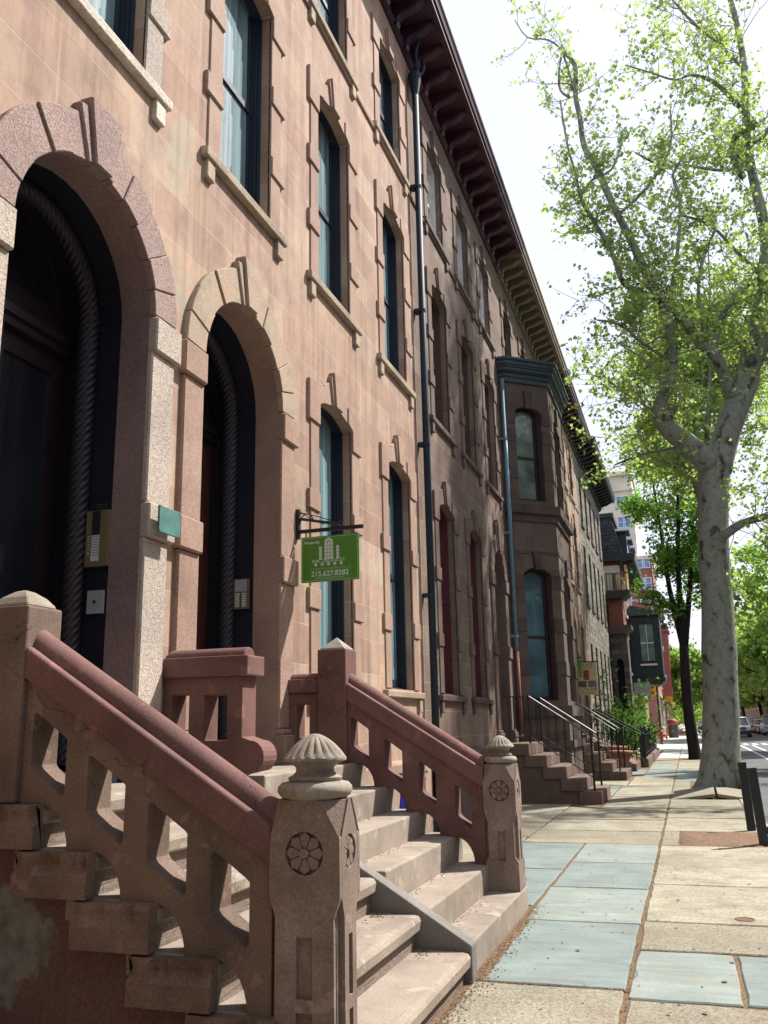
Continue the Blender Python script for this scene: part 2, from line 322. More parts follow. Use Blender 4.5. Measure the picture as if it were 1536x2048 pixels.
M['signgreen']=plain('sign_green',(0.075,0.25,0.02),rough=0.5,var=0.12,scale=3)
M['signink']=plain('sign_pale_ink',(0.62,0.68,0.62),rough=0.6,var=0.03)
M['signdim']=plain('sign_dim_ink',(0.36,0.48,0.30),rough=0.6,var=0.03)
M['signtan']=plain('sign_tan',(0.55,0.42,0.25),rough=0.6,var=0.05)
M['signbrown']=plain('sign_brown_ink',(0.10,0.06,0.04),rough=0.6)
M['purp']=plain('purple_black_cornice_paint',(0.045,0.018,0.045),rough=0.5,scale=3,var=0.35)
M['wine']=plain('wine_cornice_paint',(0.07,0.022,0.04),rough=0.5,scale=3,var=0.3)
M['beige']=plain('drab_cornice_paint',(0.20,0.155,0.105),rough=0.55,scale=3)
M['blackgreen']=plain('black_green_cornice_paint',(0.02,0.024,0.024),rough=0.5)
M['slate']=plain('blue_slate_paint',(0.035,0.055,0.07),rough=0.5)
M['pipe']=plain('navy_downspout_paint',(0.012,0.025,0.042),rough=0.6,spec=0.3,scale=20,var=0.3)
M['pipeblue']=plain('pale_blue_downspout',(0.13,0.24,0.32),rough=0.4)
M['rust']=plain('rusty_downspout',(0.16,0.06,0.035),rough=0.8)
M['tar']=plain('tar_roof',(0.03,0.03,0.032),rough=0.9)
M['terra']=plain('terracotta',(0.30,0.12,0.07),rough=0.8)
# ---------------------------------------------------------------- shapes shared
def arch_poly(yc,w,z0,zs,rise,n=8):
    h=w/2
    p=[(yc-h,z0),(yc+h,z0),(yc+h,zs)]
    if rise>=h*0.99:
        for i in range(1,n): a=PI*i/n; p.append((yc+h*math.cos(a),zs+h*math.sin(a)))
    elif rise>0:
        r=(h*h+rise*rise)/(2*rise); a0=math.asin(h/r)
        for i in range(1,n): a=a0-2*a0*i/n; p.append((yc+r*math.sin(a),zs+rise-r+r*math.cos(a)))
    p.append((yc-h,zs)); return p
def seg_z(y,w,zs,rise):
    h=w/2; r=(h*h+rise*rise)/(2*rise); return zs+rise-r+math.sqrt(max(0,r*r-y*y))
def wall(mb,y0,y1,z0,z1,ops,x=-3.5,t=0.36):
    mb.holes([(y0,z0),(y1,z0),(y1,z1),(y0,z1)],ops,'x',x-t,x)
def shell(mb,y0,y1,z1,xf=-3.86,xb=-11,z0=0):
    # solid rear body behind the recess space
    mb.box(xb,xf-1.3,y0,y1,z0,z1); mb.box(xf-1.3,xf,y0,y0+0.1,z0,z1); mb.box(xf-1.3,xf,y1-0.1,y1,z0,z1); mb.box(xf-1.3,xf,y0+0.1,y1-0.1,z1-0.1,z1)
def make_window(w,z0,zs,rise,trim,fm,gm,sill=None,rail=None,blocks=2,trimw=0.3,hood=0.23,key=0.5,brk=True,plainsill=False,depth=0.10,flat=False,sillm=None,fw=1.0):
    h=w/2; q=MB(); ty=h+trimw; p1,p2,p3=0.018,0.038,0.07
    zb=zs-0.24                                   # bottom of shoulder block
    nb=blocks; bh=0.21; zsb=z0
    edges=[z0+0.0]; cs=[z0+(zb-z0)*f_ for f_ in {0:(),1:(0.5,),2:(0.3,0.68)}[nb]]
    for s in (-1,1):
        zc=z0
        for i in range(nb+1):
            zt=cs[i]-bh/2 if i<nb else zb
            q.prism([(s*h,zc),(s*(h+trimw-0.07),zc),(s*(h+trimw-0.07),zt),(s*h,zt)],'x',-0.02,p1)
            if i<nb:
                q.prism([(s*h,zt),(s*ty,zt),(s*ty,zt+bh),(s*h,zt+bh)],'x',-0.02,p2); zc=zt+bh
        m=h*0.72
        sh=[(s*h,zb),(s*ty,zb),(s*ty,zs+hood-0.02),(s*m,zs+hood+0.03),(s*m,seg_z(m,w,zs,rise)),(s*(h*0.86),seg_z(h*0.86,w,zs,rise)),(s*h,zs)]
        q.prism(sh,'x',-0.02,p2)
        k=0.13
        vs=[(s*(m-0.012),seg_z(m-0.012,w,zs,rise)),(s*(m-0.012),zs+hood+0.06),(s*k*1.35,zs+hood+0.16),(s*k,seg_z(k,w,zs,rise))]
        q.prism(vs,'x',-0.02,p2-0.015)
    q.prism([(-0.10,zs+rise-0.02),(0.10,zs+rise-0.02),(0.17,zs+key),(-0.17,zs+key)],'x',-0.02,p3)
    q.prism([(-0.13,zs+rise-0.01),(-0.104,zs+rise-0.01),(-0.175,zs+key-0.06),(-0.215,zs+key-0.06)],'x',-0.02,p2+0.01)
    q.prism([(0.13,zs+rise-0.01),(0.104,zs+rise-0.01),(0.175,zs+key-0.06),(0.215,zs+key-0.06)],'x',-0.02,p2+0.01)
    o=q.build('window',trim,bevel=0.008,seg=1)
    q=MB(); op=arch_poly(0,w,z0,zs,rise)
    def inner(d): return arch_poly(0,w-2*d,z0+d*0.6,zs,max(0.03,rise-d*0.25))
    x=-depth
    for a,(d,t) in enumerate(((0.022*fw,0.032),(0.046*fw,0.032),(0.07*fw,0.032))):
        q.holes(arch_poly(0,w-0.004-0.0*a,z0+0.002,zs,rise-0.002),[inner(d)],'x',x-t+0.001,x); x-=t
    d=0.07*fw; zm=z0+(zs+rise-z0)*0.5; iw=h-d
    q.box(x-0.03,x+0.012,-iw,iw,zm-0.035,zm+0.035)
    for s in (-1,1): q.box(x-0.03,x+0.004,min(s*iw,s*(iw-0.045)),max(s*iw,s*(iw-0.045)),z0+0.05,zs)
    q.box(x-0.03,x+0.004,-iw+0.045,iw-0.045,z0+0.05,z0+0.14)
    fr=q.build('frame',fm,parent=o)
    if rail:
        MB().box(x+0.013,x+0.02,-iw,iw,zm-0.03,zm+0.03).build('meeting_rail',rail,parent=o)
    MB().prism(arch_poly(0,w-2*d+0.03,z0+0.04,zs,max(0.03,rise-0.02)),'x',x-0.022,x-0.012).build('pane',gm,parent=o)
    q=MB(); e=ty+0.02
    q.prism([(-0.15,z0-0.11),(0.065,z0-0.11),(0.072,z0-0.03),(-0.15,z0+0.004)],'y',-e,e)
    if brk:
        for s in (-1,1): q.box(-0.02,0.045,s*(e-0.12)-0.065,s*(e-0.12)+0.065,z0-0.29,z0-0.111)
    q.build('sill',sillm or M['sill'],parent=o,bevel=0.01)
    return o
def place(proto,parent,y,x=-3.5,z=0,rot=0,first=[]):
    if id(proto) in first: c=dup(proto)
    else: c=proto; first.append(id(proto))
    setp(c,parent); c.location=(x,y,z); c.rotation_euler=(0,0,rot); return c
def cornice(parent,y0,y1,m,z=12.42,sp=0.5,name='cornice',depth=0.75,h=0.6,bw=0.13,crownm=None,soff=None):
    # frieze board, soffit and stepped crown run along y
    q=MB()
    def run(poly): q.prism(poly,'y',y0,y1)
    X=-3.5; t=z+h
    run([(X-0.02,z),(X+0.05,z),(X+0.05,z+0.05),(X+0.08,z+0.06),(X+0.08,z+0.10),(X+0.035,z+0.12),(X+0.035,t-0.17),(X-0.02,t-0.17)])
    D=depth
    run([(X-0.02,t-0.17),(X+D-0.13,t-0.17),(X+D-0.13,t-0.21),(X+D-0.08,t-0.21),(X+D-0.08,t-0.12),(X+D-0.05,t-0.12),(X+D-0.03,t-0.04),(X+D,t),(X+D,t+0.06),(X-0.02,t+0.10)])
    o=q.build(name,m,parent=parent,bevel=0)
    q=MB(); prof=[(0.036,0.0),(0.10,0.02),(0.13,0.08),(0.11,0.14),(0.17,0.20),(0.30,0.22),(0.42,0.26),(0.50,0.33),(0.56,0.34),(0.565,0.43-0.001),(0.036,0.43-0.001)]
    q.prism([(X+a*D/0.75,z+0.001+b*(h-0.17)/0.43) for a,b in prof],'y',-bw/2,bw/2)
    # scroll eye and raised edge line on each face
    for s in (-1,1):
        q.tube([(X+a*D/0.75,s*(bw/2),z+b*(h-0.17)/0.43) for a,b in [(0.09,0.06),(0.12,0.16),(0.2,0.235),(0.32,0.25),(0.42,0.30),(0.5,0.37)]],0.012,5)
    br=q.build('bracket',m); n=max(1,int((y1-y0)/sp)); ys=[y0+(i+0.5)*(y1-y0)/n for i in range(n)]
    for i,y in enumerate(ys):
        b=br if i==0 else dup(br)
        setp(b,o); b.location=(0,y,0)
    return o
# ---------------------------------------------------------------- near houses
def house_root(label,y0,y1,group='brownstone row houses'):
    return thing('row_house',label,'house',(-3.5,(y0+y1)/2,0),group)
P={}
def proto(pk,**k):
    if pk not in P: P[pk]=make_window(**k)
    return P[pk]
def archway(parent,yc,ringm,jambm,z0=1.175,zs=4.45,r=0.735,R2=1.03,ro=True,doorm=None,name='doorway',keym=None,revm=None):
    q=MB(); q.holes(arch_poly(yc,2*r+0.16,z0-0.02,zs+0.02,r+0.08,16),[arch_poly(yc,2*r-0.004,z0,zs+0.02,r,16)],'x',-3.74,-3.499)
    d=q.build(name,revm or jambm,parent=parent)
    for s in (-1,1):
        q=MB()
        def jb(z0_,z1_,w,p): q.prism([(yc+s*r,z0_),(yc+s*(r+w),z0_),(yc+s*(r+w),z1_),(yc+s*r,z1_)],'x',-3.52,-3.5+p)
        jb(z0,z0+0.26,0.36,0.10); jb(z0+0.26,z0+0.31,0.34,0.07); jb(z0+0.31,2.81,0.30,0.04); jb(2.81,3.06,0.345,0.072); jb(3.06,4.2,0.30,0.04); jb(4.2,zs+0.02,0.345,0.072)
        q.build('jamb',jambm,parent=d,bevel=0.012,seg=1)
        angs=[10.5,22,38,57,74,88.6]; prot=[0.048,0.062,0.046,0.058,0.05]
        for i in range(5):
            a0,a1=R(angs[i]+0.12),R(angs[i+1]-0.12); n=6
            a=[a0+(a1-a0)*k/n for k in range(n+1)]
            poly=[(yc+s*r*math.sin(t),zs+0.02+r*math.cos(t)) for t in a]+[(yc+s*R2*math.sin(t),zs+0.02+R2*math.cos(t)) for t in reversed(a)]
            if i==0: poly[n+1:]=[(yc+s*(R2+0.01)*math.sin(a[-1]),zs+0.02+(R2+0.01)*math.cos(a[-1])),(yc+s*(R2+0.02)*math.sin(a[-1]-0.05),zs+0.02+(R2+0.02)*math.cos(a[-1]-0.05)),(yc+s*(R2+0.04)*math.sin(a[0]),zs+0.02+(R2+0.04)*math.cos(a[0]))]
            MB().prism(poly,'x',-3.52,-3.5+prot[i]).build('voussoir',ringm,parent=d,bevel=0.007,seg=1)
    q=MB(); t=R(7.2); kz=zs+0.02
    q.prism([(yc-r*math.sin(t)*0.95,kz+r-0.01),(yc+r*math.sin(t)*0.95,kz+r-0.01),(yc+0.18,5.66),(yc-0.18,5.66)],'x',-3.52,-3.405)
    for s in (-1,1): q.prism([(yc+s*r*math.sin(t)*0.97,kz+r-0.008),(yc+s*r*math.sin(t)*1.45,kz+r-0.02),(yc+s*0.26,5.57),(yc+s*0.184,5.59)],'x',-3.52,-3.432)
    q.build('keystone',keym or ringm,parent=d,bevel=0.010,seg=1)
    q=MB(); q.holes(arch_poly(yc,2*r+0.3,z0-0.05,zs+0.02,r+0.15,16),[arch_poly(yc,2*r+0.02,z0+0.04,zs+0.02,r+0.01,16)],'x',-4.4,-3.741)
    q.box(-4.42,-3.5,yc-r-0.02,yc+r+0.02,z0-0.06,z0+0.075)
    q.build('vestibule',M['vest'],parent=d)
    # rope moulding
    rr=r-0.055; st=0.0105 if r>0.7 else 0.05; na=int(PI*rr/st); ns=int((zs-z0-0.1)/st)
    pts=[(-3.99,yc-rr,zs-st*(ns-i)) for i in range(ns)]
    pts+=[(-3.99,yc-rr*math.cos(PI*i/na),zs+rr*math.sin(PI*i/na)) for i in range(na+1)]
    pts+=[(-3.99,yc+rr,zs-st*(i+1)) for i in range(ns)]
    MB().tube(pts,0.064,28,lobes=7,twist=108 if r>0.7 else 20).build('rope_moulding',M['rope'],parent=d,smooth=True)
    # door leaf pair with tall glass, transom above
    q=MB(); w=r+0.0; xz=-4.22; zt=zs-0.22
    outer=[(yc-w,z0+0.07),(yc+w,z0+0.07),(yc+w,zt),(yc-w,zt)]
    hl=[[(yc-w+0.14,z0+0.75),(yc-0.10,z0+0.75),(yc-0.10,zt-0.16),(yc-w+0.14,zt-0.16)],[(yc+0.10,z0+0.75),(yc+w-0.14,z0+0.75),(yc+w-0.14,zt-0.16),(yc+0.10,zt-0.16)]]
    q.holes(outer,hl,'x',xz-0.05,xz)
    for s in (-1,1):
        q.box(xz,xz+0.02,yc+s*0.4-0.2,yc+s*0.4+0.2,z0+0.2,z0+0.6)
    q.box(xz,xz+0.05,yc-0.03,yc+0.03,z0+0.1,zt)
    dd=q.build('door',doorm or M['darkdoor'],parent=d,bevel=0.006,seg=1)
    q=MB()
    for l in hl: q.prism(l,'x',xz-0.035,xz-0.025)
    q.build('door_glass',M['paneD'],parent=d)
    q=MB(); q.box(xz-0.06,xz+0.06,yc-w,yc+w,zt,zt+0.07); q.box(xz-0.06,xz+0.09,yc-w,yc+w,zt+0.07,zt+0.14); q.box(xz-0.05,xz+0.02,yc-w,yc+w,zt+0.14,zs+0.05)
    q.holes(arch_poly(yc,2*w,zs+0.05,zs+0.06,w,14),[arch_poly(yc,2*w-0.24,zs+0.14,zs+0.15,w-0.13,12)],'x',xz-0.05,xz)
    t_=q.build('transom',M['darkdoor'],parent=d)
    MB().prism(arch_poly(yc,2*w-0.2,zs+0.1,zs+0.1,w-0.12,12),'x',xz-0.035,xz-0.03).build('transom_glass',M['paneD'],parent=d)
    MB().box(xz+0.05,xz+0.09,yc+0.06,yc+0.09,z0+0.95,z0+1.15).build('door_handle',M['brass'],parent=d)
    return d
T1=dict(z0=1.95,zs=4.90,rise=0.12,key=0.5,blocks=2)
T2=dict(z0=6.38,zs=8.80,rise=0.12,key=0.5,blocks=2)
T3=dict(z0=9.97,zs=11.62,rise=0.09,key=0.44,blocks=1)
def opn(y,t,w=1.0): return arch_poly(y,w,t['z0'],t['zs'],t['rise'])
def facade(root,y0,y1,am,cols1,cols2,cols3,doors,top=12.45,extra=[]):
    q=MB(); ops=[opn(y,T1) for y in cols1]+[opn(y,T2) for y in cols2]+[opn(y,T3) for y in cols3]
    ops+=[arch_poly(y,2*r+0.10,z-0.01,4.47,r+0.05,14) for y,r,z in doors]+extra
    wall(q,y0,y1,0,top+0.3,ops); 
    w=q.build('wall',am,parent=root,recalc=True)
    q=MB(); shell(q,y0,y1,12.9); q.build('rear_block',am,parent=root)
    return w
def string_course(root,y0,y1,m,z=9.84,gaps=()):
    q=MB(); q.prism([(-3.52,z-0.03),(-3.47,z-0.03),(-3.465,z+0.01),(-3.52,z+0.03)],'y',y0,y1)
    q.build('string_course',m,parent=root)
# house nearest the camera: rough pink arch
H0=house_root('brownstone house nearest the camera, with the rough pink stone arch over its door',-2,5.5)
facade(H0,-2.5,5.5,M['ash1'],[-0.1,2.05],[-0.1,2.05,4.43],[-0.1,2.05,4.43],[(4.43,0.735,1.175)])
wk=dict(w=1.0,trim=M['trim1'],fm=M['navy'],gm=M['paneA'])
pA1=proto('n1',**wk,**T1); pA2=proto('n2',**wk,**T2); pA3=proto('n3',**wk,**T3)
pW2=proto('w2',w=1.0,trim=M['roughw'],fm=M['navy'],gm=M['paneA'],sillm=stone('chipped_pale_sill',(0.62,0.57,0.47),tint=(0.66,0.6,0.5),stain=0.3,grain=50,bump=0.6,bdist=0.01),**T2)
for y in (-0.1,2.05): place(pA1,H0,y); place(pA2,H0,y); place(pA3,H0,y)
place(pW2,H0,4.43); place(pA3,H0,4.43)
archway(H0,4.43,M['rough'],M['roughw'],keym=M['rough'],revm=stone('purple_brown_reveal_stone',(0.27,0.185,0.175),tint=(0.31,0.215,0.20),grain=60,bump=0.6,bdist=0.008))
string_course(H0,-2.5,5.49,M['trim1'],gaps=(-0.1,2.05,4.43))
cornice(H0,-2.5,5.5,M['purp'])
# second house: smooth arch, two window bays
H1=house_root('brownstone house with the smooth stone arch and the green hanging sign',5.5,12.3)
facade(H1,5.5,12.3,M['ash1'],[8.88,11.25],[6.62,8.88,11.25],[6.62,8.88,11.25],[(6.65,0.735,1.175)])
for y in (8.88,11.25): place(pA1,H1,y)
for y in (6.62,8.88,11.25): place(pA2,H1,y); place(pA3,H1,y)
archway(H1,6.65,stone('patched_grey_arch_stone',(0.40,0.31,0.23),tint=(0.44,0.29,0.21),scale=4.5,stain=0.35,stain_c=(0.28,0.25,0.2)),M['trim1'],doorm=M['mahog'])
string_course(H1,5.51,12.29,M['trim1'],gaps=(6.62,8.88,11.25))
cornice(H1,5.5,12.3,M['purp'])
# third house: sooty, maroon ground floor windows
H2=house_root('sooty brownstone house with maroon ground floor windows beside the dark downspout',12.3,19.5)
facade(H2,12.3,19.5,M['ash2'],[13.85,16.0],[13.85,16.0,18.1],[13.85,16.0,18.1],[(18.1,0.55,1.05)])
wm2=dict(w=1.0,trim=M['trim2'])
a=proto('s1',fm=M['maroon'],gm=M['paneB'],sillm=M['trim3'],**wm2,**T1); b=proto('s2',fm=M['brownwood'],gm=M['paneE'],sillm=M['trim2'],**wm2,**T2); c=proto('s3',fm=M['whitewood'],gm=M['paneE'],rail=M['whitewood'],sillm=M['trim2'],**wm2,**T3)  # paler pane colour on the middle floor stands in for reflected sky
for y in (13.85,16.0): place(a,H2,y)
for y in (13.85,16.0,18.1): place(b,H2,y); place(c,H2,y)
archway(H2,18.1,M['trim2'],M['trim2'],r=0.55,R2=0.86,z0=1.05)
string_course(H2,12.31,19.49,M['trim2'],gaps=(13.85,16.0,18.1))
cornice(H2,12.302,19.95,M['wine'],sp=0.56)
q=MB(); q.prism([(-3.52,0),(-3.40,0),(-3.40,1.05),(-3.44,1.1),(-3.52,1.12)],'y',12.35,17.3); q.build('base_course',M['trim3'],parent=H2,bevel=0.01)
q=MB(); q.prism([(-3.52,0),(-3.42,0),(-3.42,1.02),(-3.46,1.06),(-3.52,1.07)],'y',7.9,12.25); q.build('base_course',M['trim1'],parent=H1,bevel=0.01)
# fourth house with the bay
H3=house_root('dark brownstone house with the three-sided stone bay window',19.5,28)
facade(H3,19.5,28,M['ash2'],[],[25.9],[20.9,23.4,25.9],[(25.9,0.55,1.05)])
d3=proto('d3',w=1.0,trim=M['trim2'],fm=M['brownwood'],gm=M['paneB'],**T3); d2=proto('d2',w=1.0,trim=M['trim2'],fm=M['brownwood'],gm=M['paneB'],**T2)
for y in (20.9,23.4,25.9): place(d3,H3,y)
place(d2,H3,25.9)
archway(H3,25.9,M['trim2'],M['trim2'],r=0.55,R2=0.86,z0=1.05)
string_course(H3,23.5,27.99,M['trim2'],gaps=(25.9,)); cornice(H3,19.95,28.2,M['beige'],sp=0.5)
def bay():
    PL=[(-3.52,19.4),(-3.36,19.4),(-2.47,20.14),(-2.47,22.45),(-3.36,23.3),(-3.52,23.3)]
    q=MB(); b=None
    def inset(d):   # outward offset plan
        return [(-3.52,19.4-d),(-3.36+d*0.4,19.4-d),(-2.47+d,20.14-d*0.45),(-2.47+d,22.45+d*0.45),(-3.36+d*0.4,23.3+d),(-3.52,23.3+d)]
    def band(z0,z1,d,mi=0): q.prism(inset(d),'z',z0,z1,mi)
    q.prism([(x-0.02,y) for x,y in inset(-0.42)],'z',0,9.3,2)
    def face(p0,p1,w,gl):
        v=Vector((p1[0]-p0[0],p1[1]-p0[1],0)); Lh=v.length; ang=math.atan2(v.y,v.x)
        # local: x outward, y along wall
        Mx=Matrix.Translation(((p0[0]+p1[0])/2,(p0[1]+p1[1])/2,0))@Matrix.Rotation(ang-PI/2,4,'Z')
        st=len(q.v); o1=arch_poly(0,w,1.95,4.75,0.14); o2=arch_poly(0,w,6.45,8.62,0.12)
        q.holes([(-Lh/2,0),(Lh/2,0),(Lh/2,9.3),(-Lh/2,9.3)],[o1,o2],'x',-0.28,0,0)
        for zk in (4.84,8.68):
            q.prism([(-0.07,zk),(0.07,zk),(0.11,zk+0.42),(-0.11,zk+0.42)],'x',-0.02,0.07,1)
        for s in (-1,1):
            for zz in (2.5,3.45,4.42,6.95,7.85,8.3):
                e=Lh/2; q.prism([(s*w/2,zz),(s*e,zz),(s*e,zz+0.3),(s*w/2,zz+0.3)],'x',-0.02,0.018,1)
        q.rot(Mx,st); return Mx,ang
    fs=[(PL[1],PL[2],0.70),(PL[2],PL[3],1.15),(PL[3],PL[4],0.70),(PL[0],PL[1],None),(PL[4],PL[5],None)]
    Ms=[]
    for a,b_,w in fs:
        if w: Ms.append((face(a,b_,w,None),w))
    q.box(-3.5,-3.34,19.4,19.6,0,9.3,0); q.box(-3.5,-3.34,23.1,23.3,0,9.3,0)
    band(1.62,1.84,0.09,1); band(0.95,1.10,0.07,1); band(5.95,6.12,0.05,1); band(6.12,6.32,0.13,1); band(5.2,5.26,0.015,1)
    o=q.build('bay',[M['ash3'],M['trim3'],M['black']],parent=H3)
    q=MB(); q.prism(inset(0.05),'z',9.3,9.42); q.prism(inset(0.08),'z',9.42,9.52); q.prism(inset(0.16),'z',9.55,9.63); q.prism(inset(0.13),'z',9.52,9.55); q.prism(inset(0.22),'z',9.68,9.78); q.prism(inset(0.19),'z',9.63,9.68); q.prism(inset(0.26),'z',9.78,9.84); 
    q.build('bay_roof',M['slate'],parent=o)
    for (Mx,ang),w in Ms:
        for (z0,zs,gm) in ((1.95,4.75,M['paneC']),(6.45,8.62,M['paneE'])):
            p=MB(); rise=0.13; h=w/2
            p.holes(arch_poly(0,w-0.004,z0,zs,rise),[arch_poly(0,w-0.12,z0+0.04,zs-0.02,rise)],'x',-0.20,-0.12)
            p.holes(arch_poly(0,w-0.004,z0,zs,rise),[arch_poly(0,w-0.2,z0+0.09,zs-0.06,rise)],'x',-0.26,-0.20)
            zm=(z0+zs)/2; p.box(-0.27,-0.22,-h+0.1,h-0.1,zm-0.03,zm+0.03)
            f=p.rot(Mx).build('bay_window',M['bayf'],parent=o)
            MB().prism(arch_poly(0,w-0.18,z0+0.06,zs-0.04,rise),'x',-0.262,-0.25).rot(Mx).build('pane',gm,parent=o)
bay()
# fifth house: tan, wine cornice
H4=house_root('tan brownstone house between the bay window house and the grey rock-faced house',28,36)
facade(H4,28,36.2,M['ash4'],[31.7,34.0],[29.4,31.7,34.0],[29.4,31.7,34.0],[(29.4,0.55,1.05)])
e1=proto('e1',w=1.0,trim=M['trim1'],fm=M['maroon'],gm=M['paneB'],**T1); e2=proto('e2',w=1.0,trim=M['trim1'],fm=M['maroon'],gm=M['paneB'],**T2); e3=proto('e3',w=1.0,trim=M['trim1'],fm=M['maroon'],gm=M['paneB'],**T3)
for y in (31.7,34.0): place(e1,H4,y)
for y in (29.4,31.7,34.0): place(e2,H4,y); place(e3,H4,y)
archway(H4,29.4,M['trim1'],M['trim1'],r=0.55,R2=0.86,z0=1.05)
string_course(H4,28.01,36.19,M['trim1'],gaps=(29.4,31.7,34.0)); cornice(H4,28.2,36.3,M['wine'],sp=0.5)
# grey schist building
H5=house_root('grey rock-faced stone house with narrow windows and a heavy black cornice',36.2,47.3,group=None)
def schist():
    q=MB(); ops=[]; ys=[37.6,39.7,41.8,43.9,45.9]
    for y in ys: ops+=[arch_poly(y,0.85,z0,z1,0.01,2) for z0,z1 in ((1.9,4.6),(6.3,8.7),(9.7,11.7))]
    wall(q,36.2,47.3,0,12.8,ops,t=0.3); q.build('wall',M['schist'],parent=H5)
    q=MB(); shell(q,36.2,47.3,12.9); q.build('rear_block',M['schist_x'],parent=H5)
    q=MB(); q.box(-5,-3.56,47.301,47.36,0,12.6); q.build('side_wall',M['schist_x'],parent=H5)
    for y in ys:
        for z0,z1 in ((1.9,4.6),(6.3,8.7),(9.7,11.7)):
            p=MB(); p.box(-3.72,-3.66,y-0.42,y-0.34,z0,z1); p.box(-3.72,-3.66,y+0.34,y+0.42,z0,z1); p.box(-3.72,-3.66,y-0.34,y+0.34,z1-0.1,z1); p.box(-3.74,-3.67,y-0.34,y+0.34,(z0+z1)/2-0.03,(z0+z1)/2+0.03)
            f=p.build('window',M['brownwood'],parent=H5)
            MB().box(-3.73,-3.70,y-0.34,y+0.34,z0,z1-0.1).build('pane',M['paneB'],parent=f)
            MB().box(-3.52,-3.44,y-0.55,y+0.55,z0-0.2,z0).build('sill',M['trim3'],parent=f)
    cornice(H5,36.3,47.6,M['blackgreen'],sp=0.6,depth=0.9,h=0.62)
schist()
# ---------------------------------------------------------------- stoops
def patched_wall():
    m=stone('patched_side_wall',(0.135,0.078,0.066),tint=(0.16,0.088,0.072),stain=0.35,scale=1.5); nt=m.node_tree; L=nt.links.new; b=nt.nodes['Principled BSDF']
    base=b.inputs['Base Color'].links[0].from_socket; g=N(nt,'NewGeometry')
    mp=N(nt,'Mapping'); mp.inputs['Location'].default_value=(3.02*1.0,0,-0.58*0.85); mp.inputs['Scale'].default_value=(1.0,0.0,0.85); L(g.outputs['Position'],mp.inputs[0])
    ln=N(nt,'VectorMath',operation='LENGTH'); L(mp.outputs[0],ln.inputs[0])
    n=N(nt,'TexNoise',i_Scale=9.0,i_Detail=7.0,i_Roughness=0.65); L(g.outputs['Position'],n.inputs['Vector'])
    ad=N(nt,'Math',operation='MULTIPLY_ADD'); ad.inputs[1].default_value=0.34; L(n.outputs[0],ad.inputs[0]); L(ln.outputs['Value'],ad.inputs[2])
    r=ramp(nt,[(0.335,(0.85,)*3),(0.385,(0.0,)*3)]); L(ad.outputs[0],r.inputs[0])
    n2=N(nt,'TexNoise',i_Scale=16.0,i_Detail=5.0); L(g.outputs['Position'],n2.inputs['Vector']); r2=ramp(nt,[(0.3,(0.10,0.105,0.095)),(0.7,(0.22,0.225,0.19))]); L(n2.outputs[0],r2.inputs[0])
    mx=N(nt,'MixRGB'); L(r.outputs[0],mx.inputs[0]); L(base,mx.inputs[1]); L(r2.outputs[0],mx.inputs[2]); L(mx.outputs[0],b.inputs['Base Color']); return m
def rail_pair(mb,path,yc,w=0.25,h=0.155,roll=0.075):
    mb.sweep([(yc-w/2,-h),(yc+w/2,-h),(yc+w/2,-0.012),(yc+w/2-0.012,0),(yc-w/2+0.012,0),(yc-w/2,-0.012)],path)
def rail_roll(mb,path,yc,r=0.075,hh=1.25):
    n=10; n=16; sec=[(yc+r*math.cos(PI*i/n),-0.005+r*hh*math.sin(PI*i/n)) for i in range(n+1)]
    mb.sweep(sec,path)
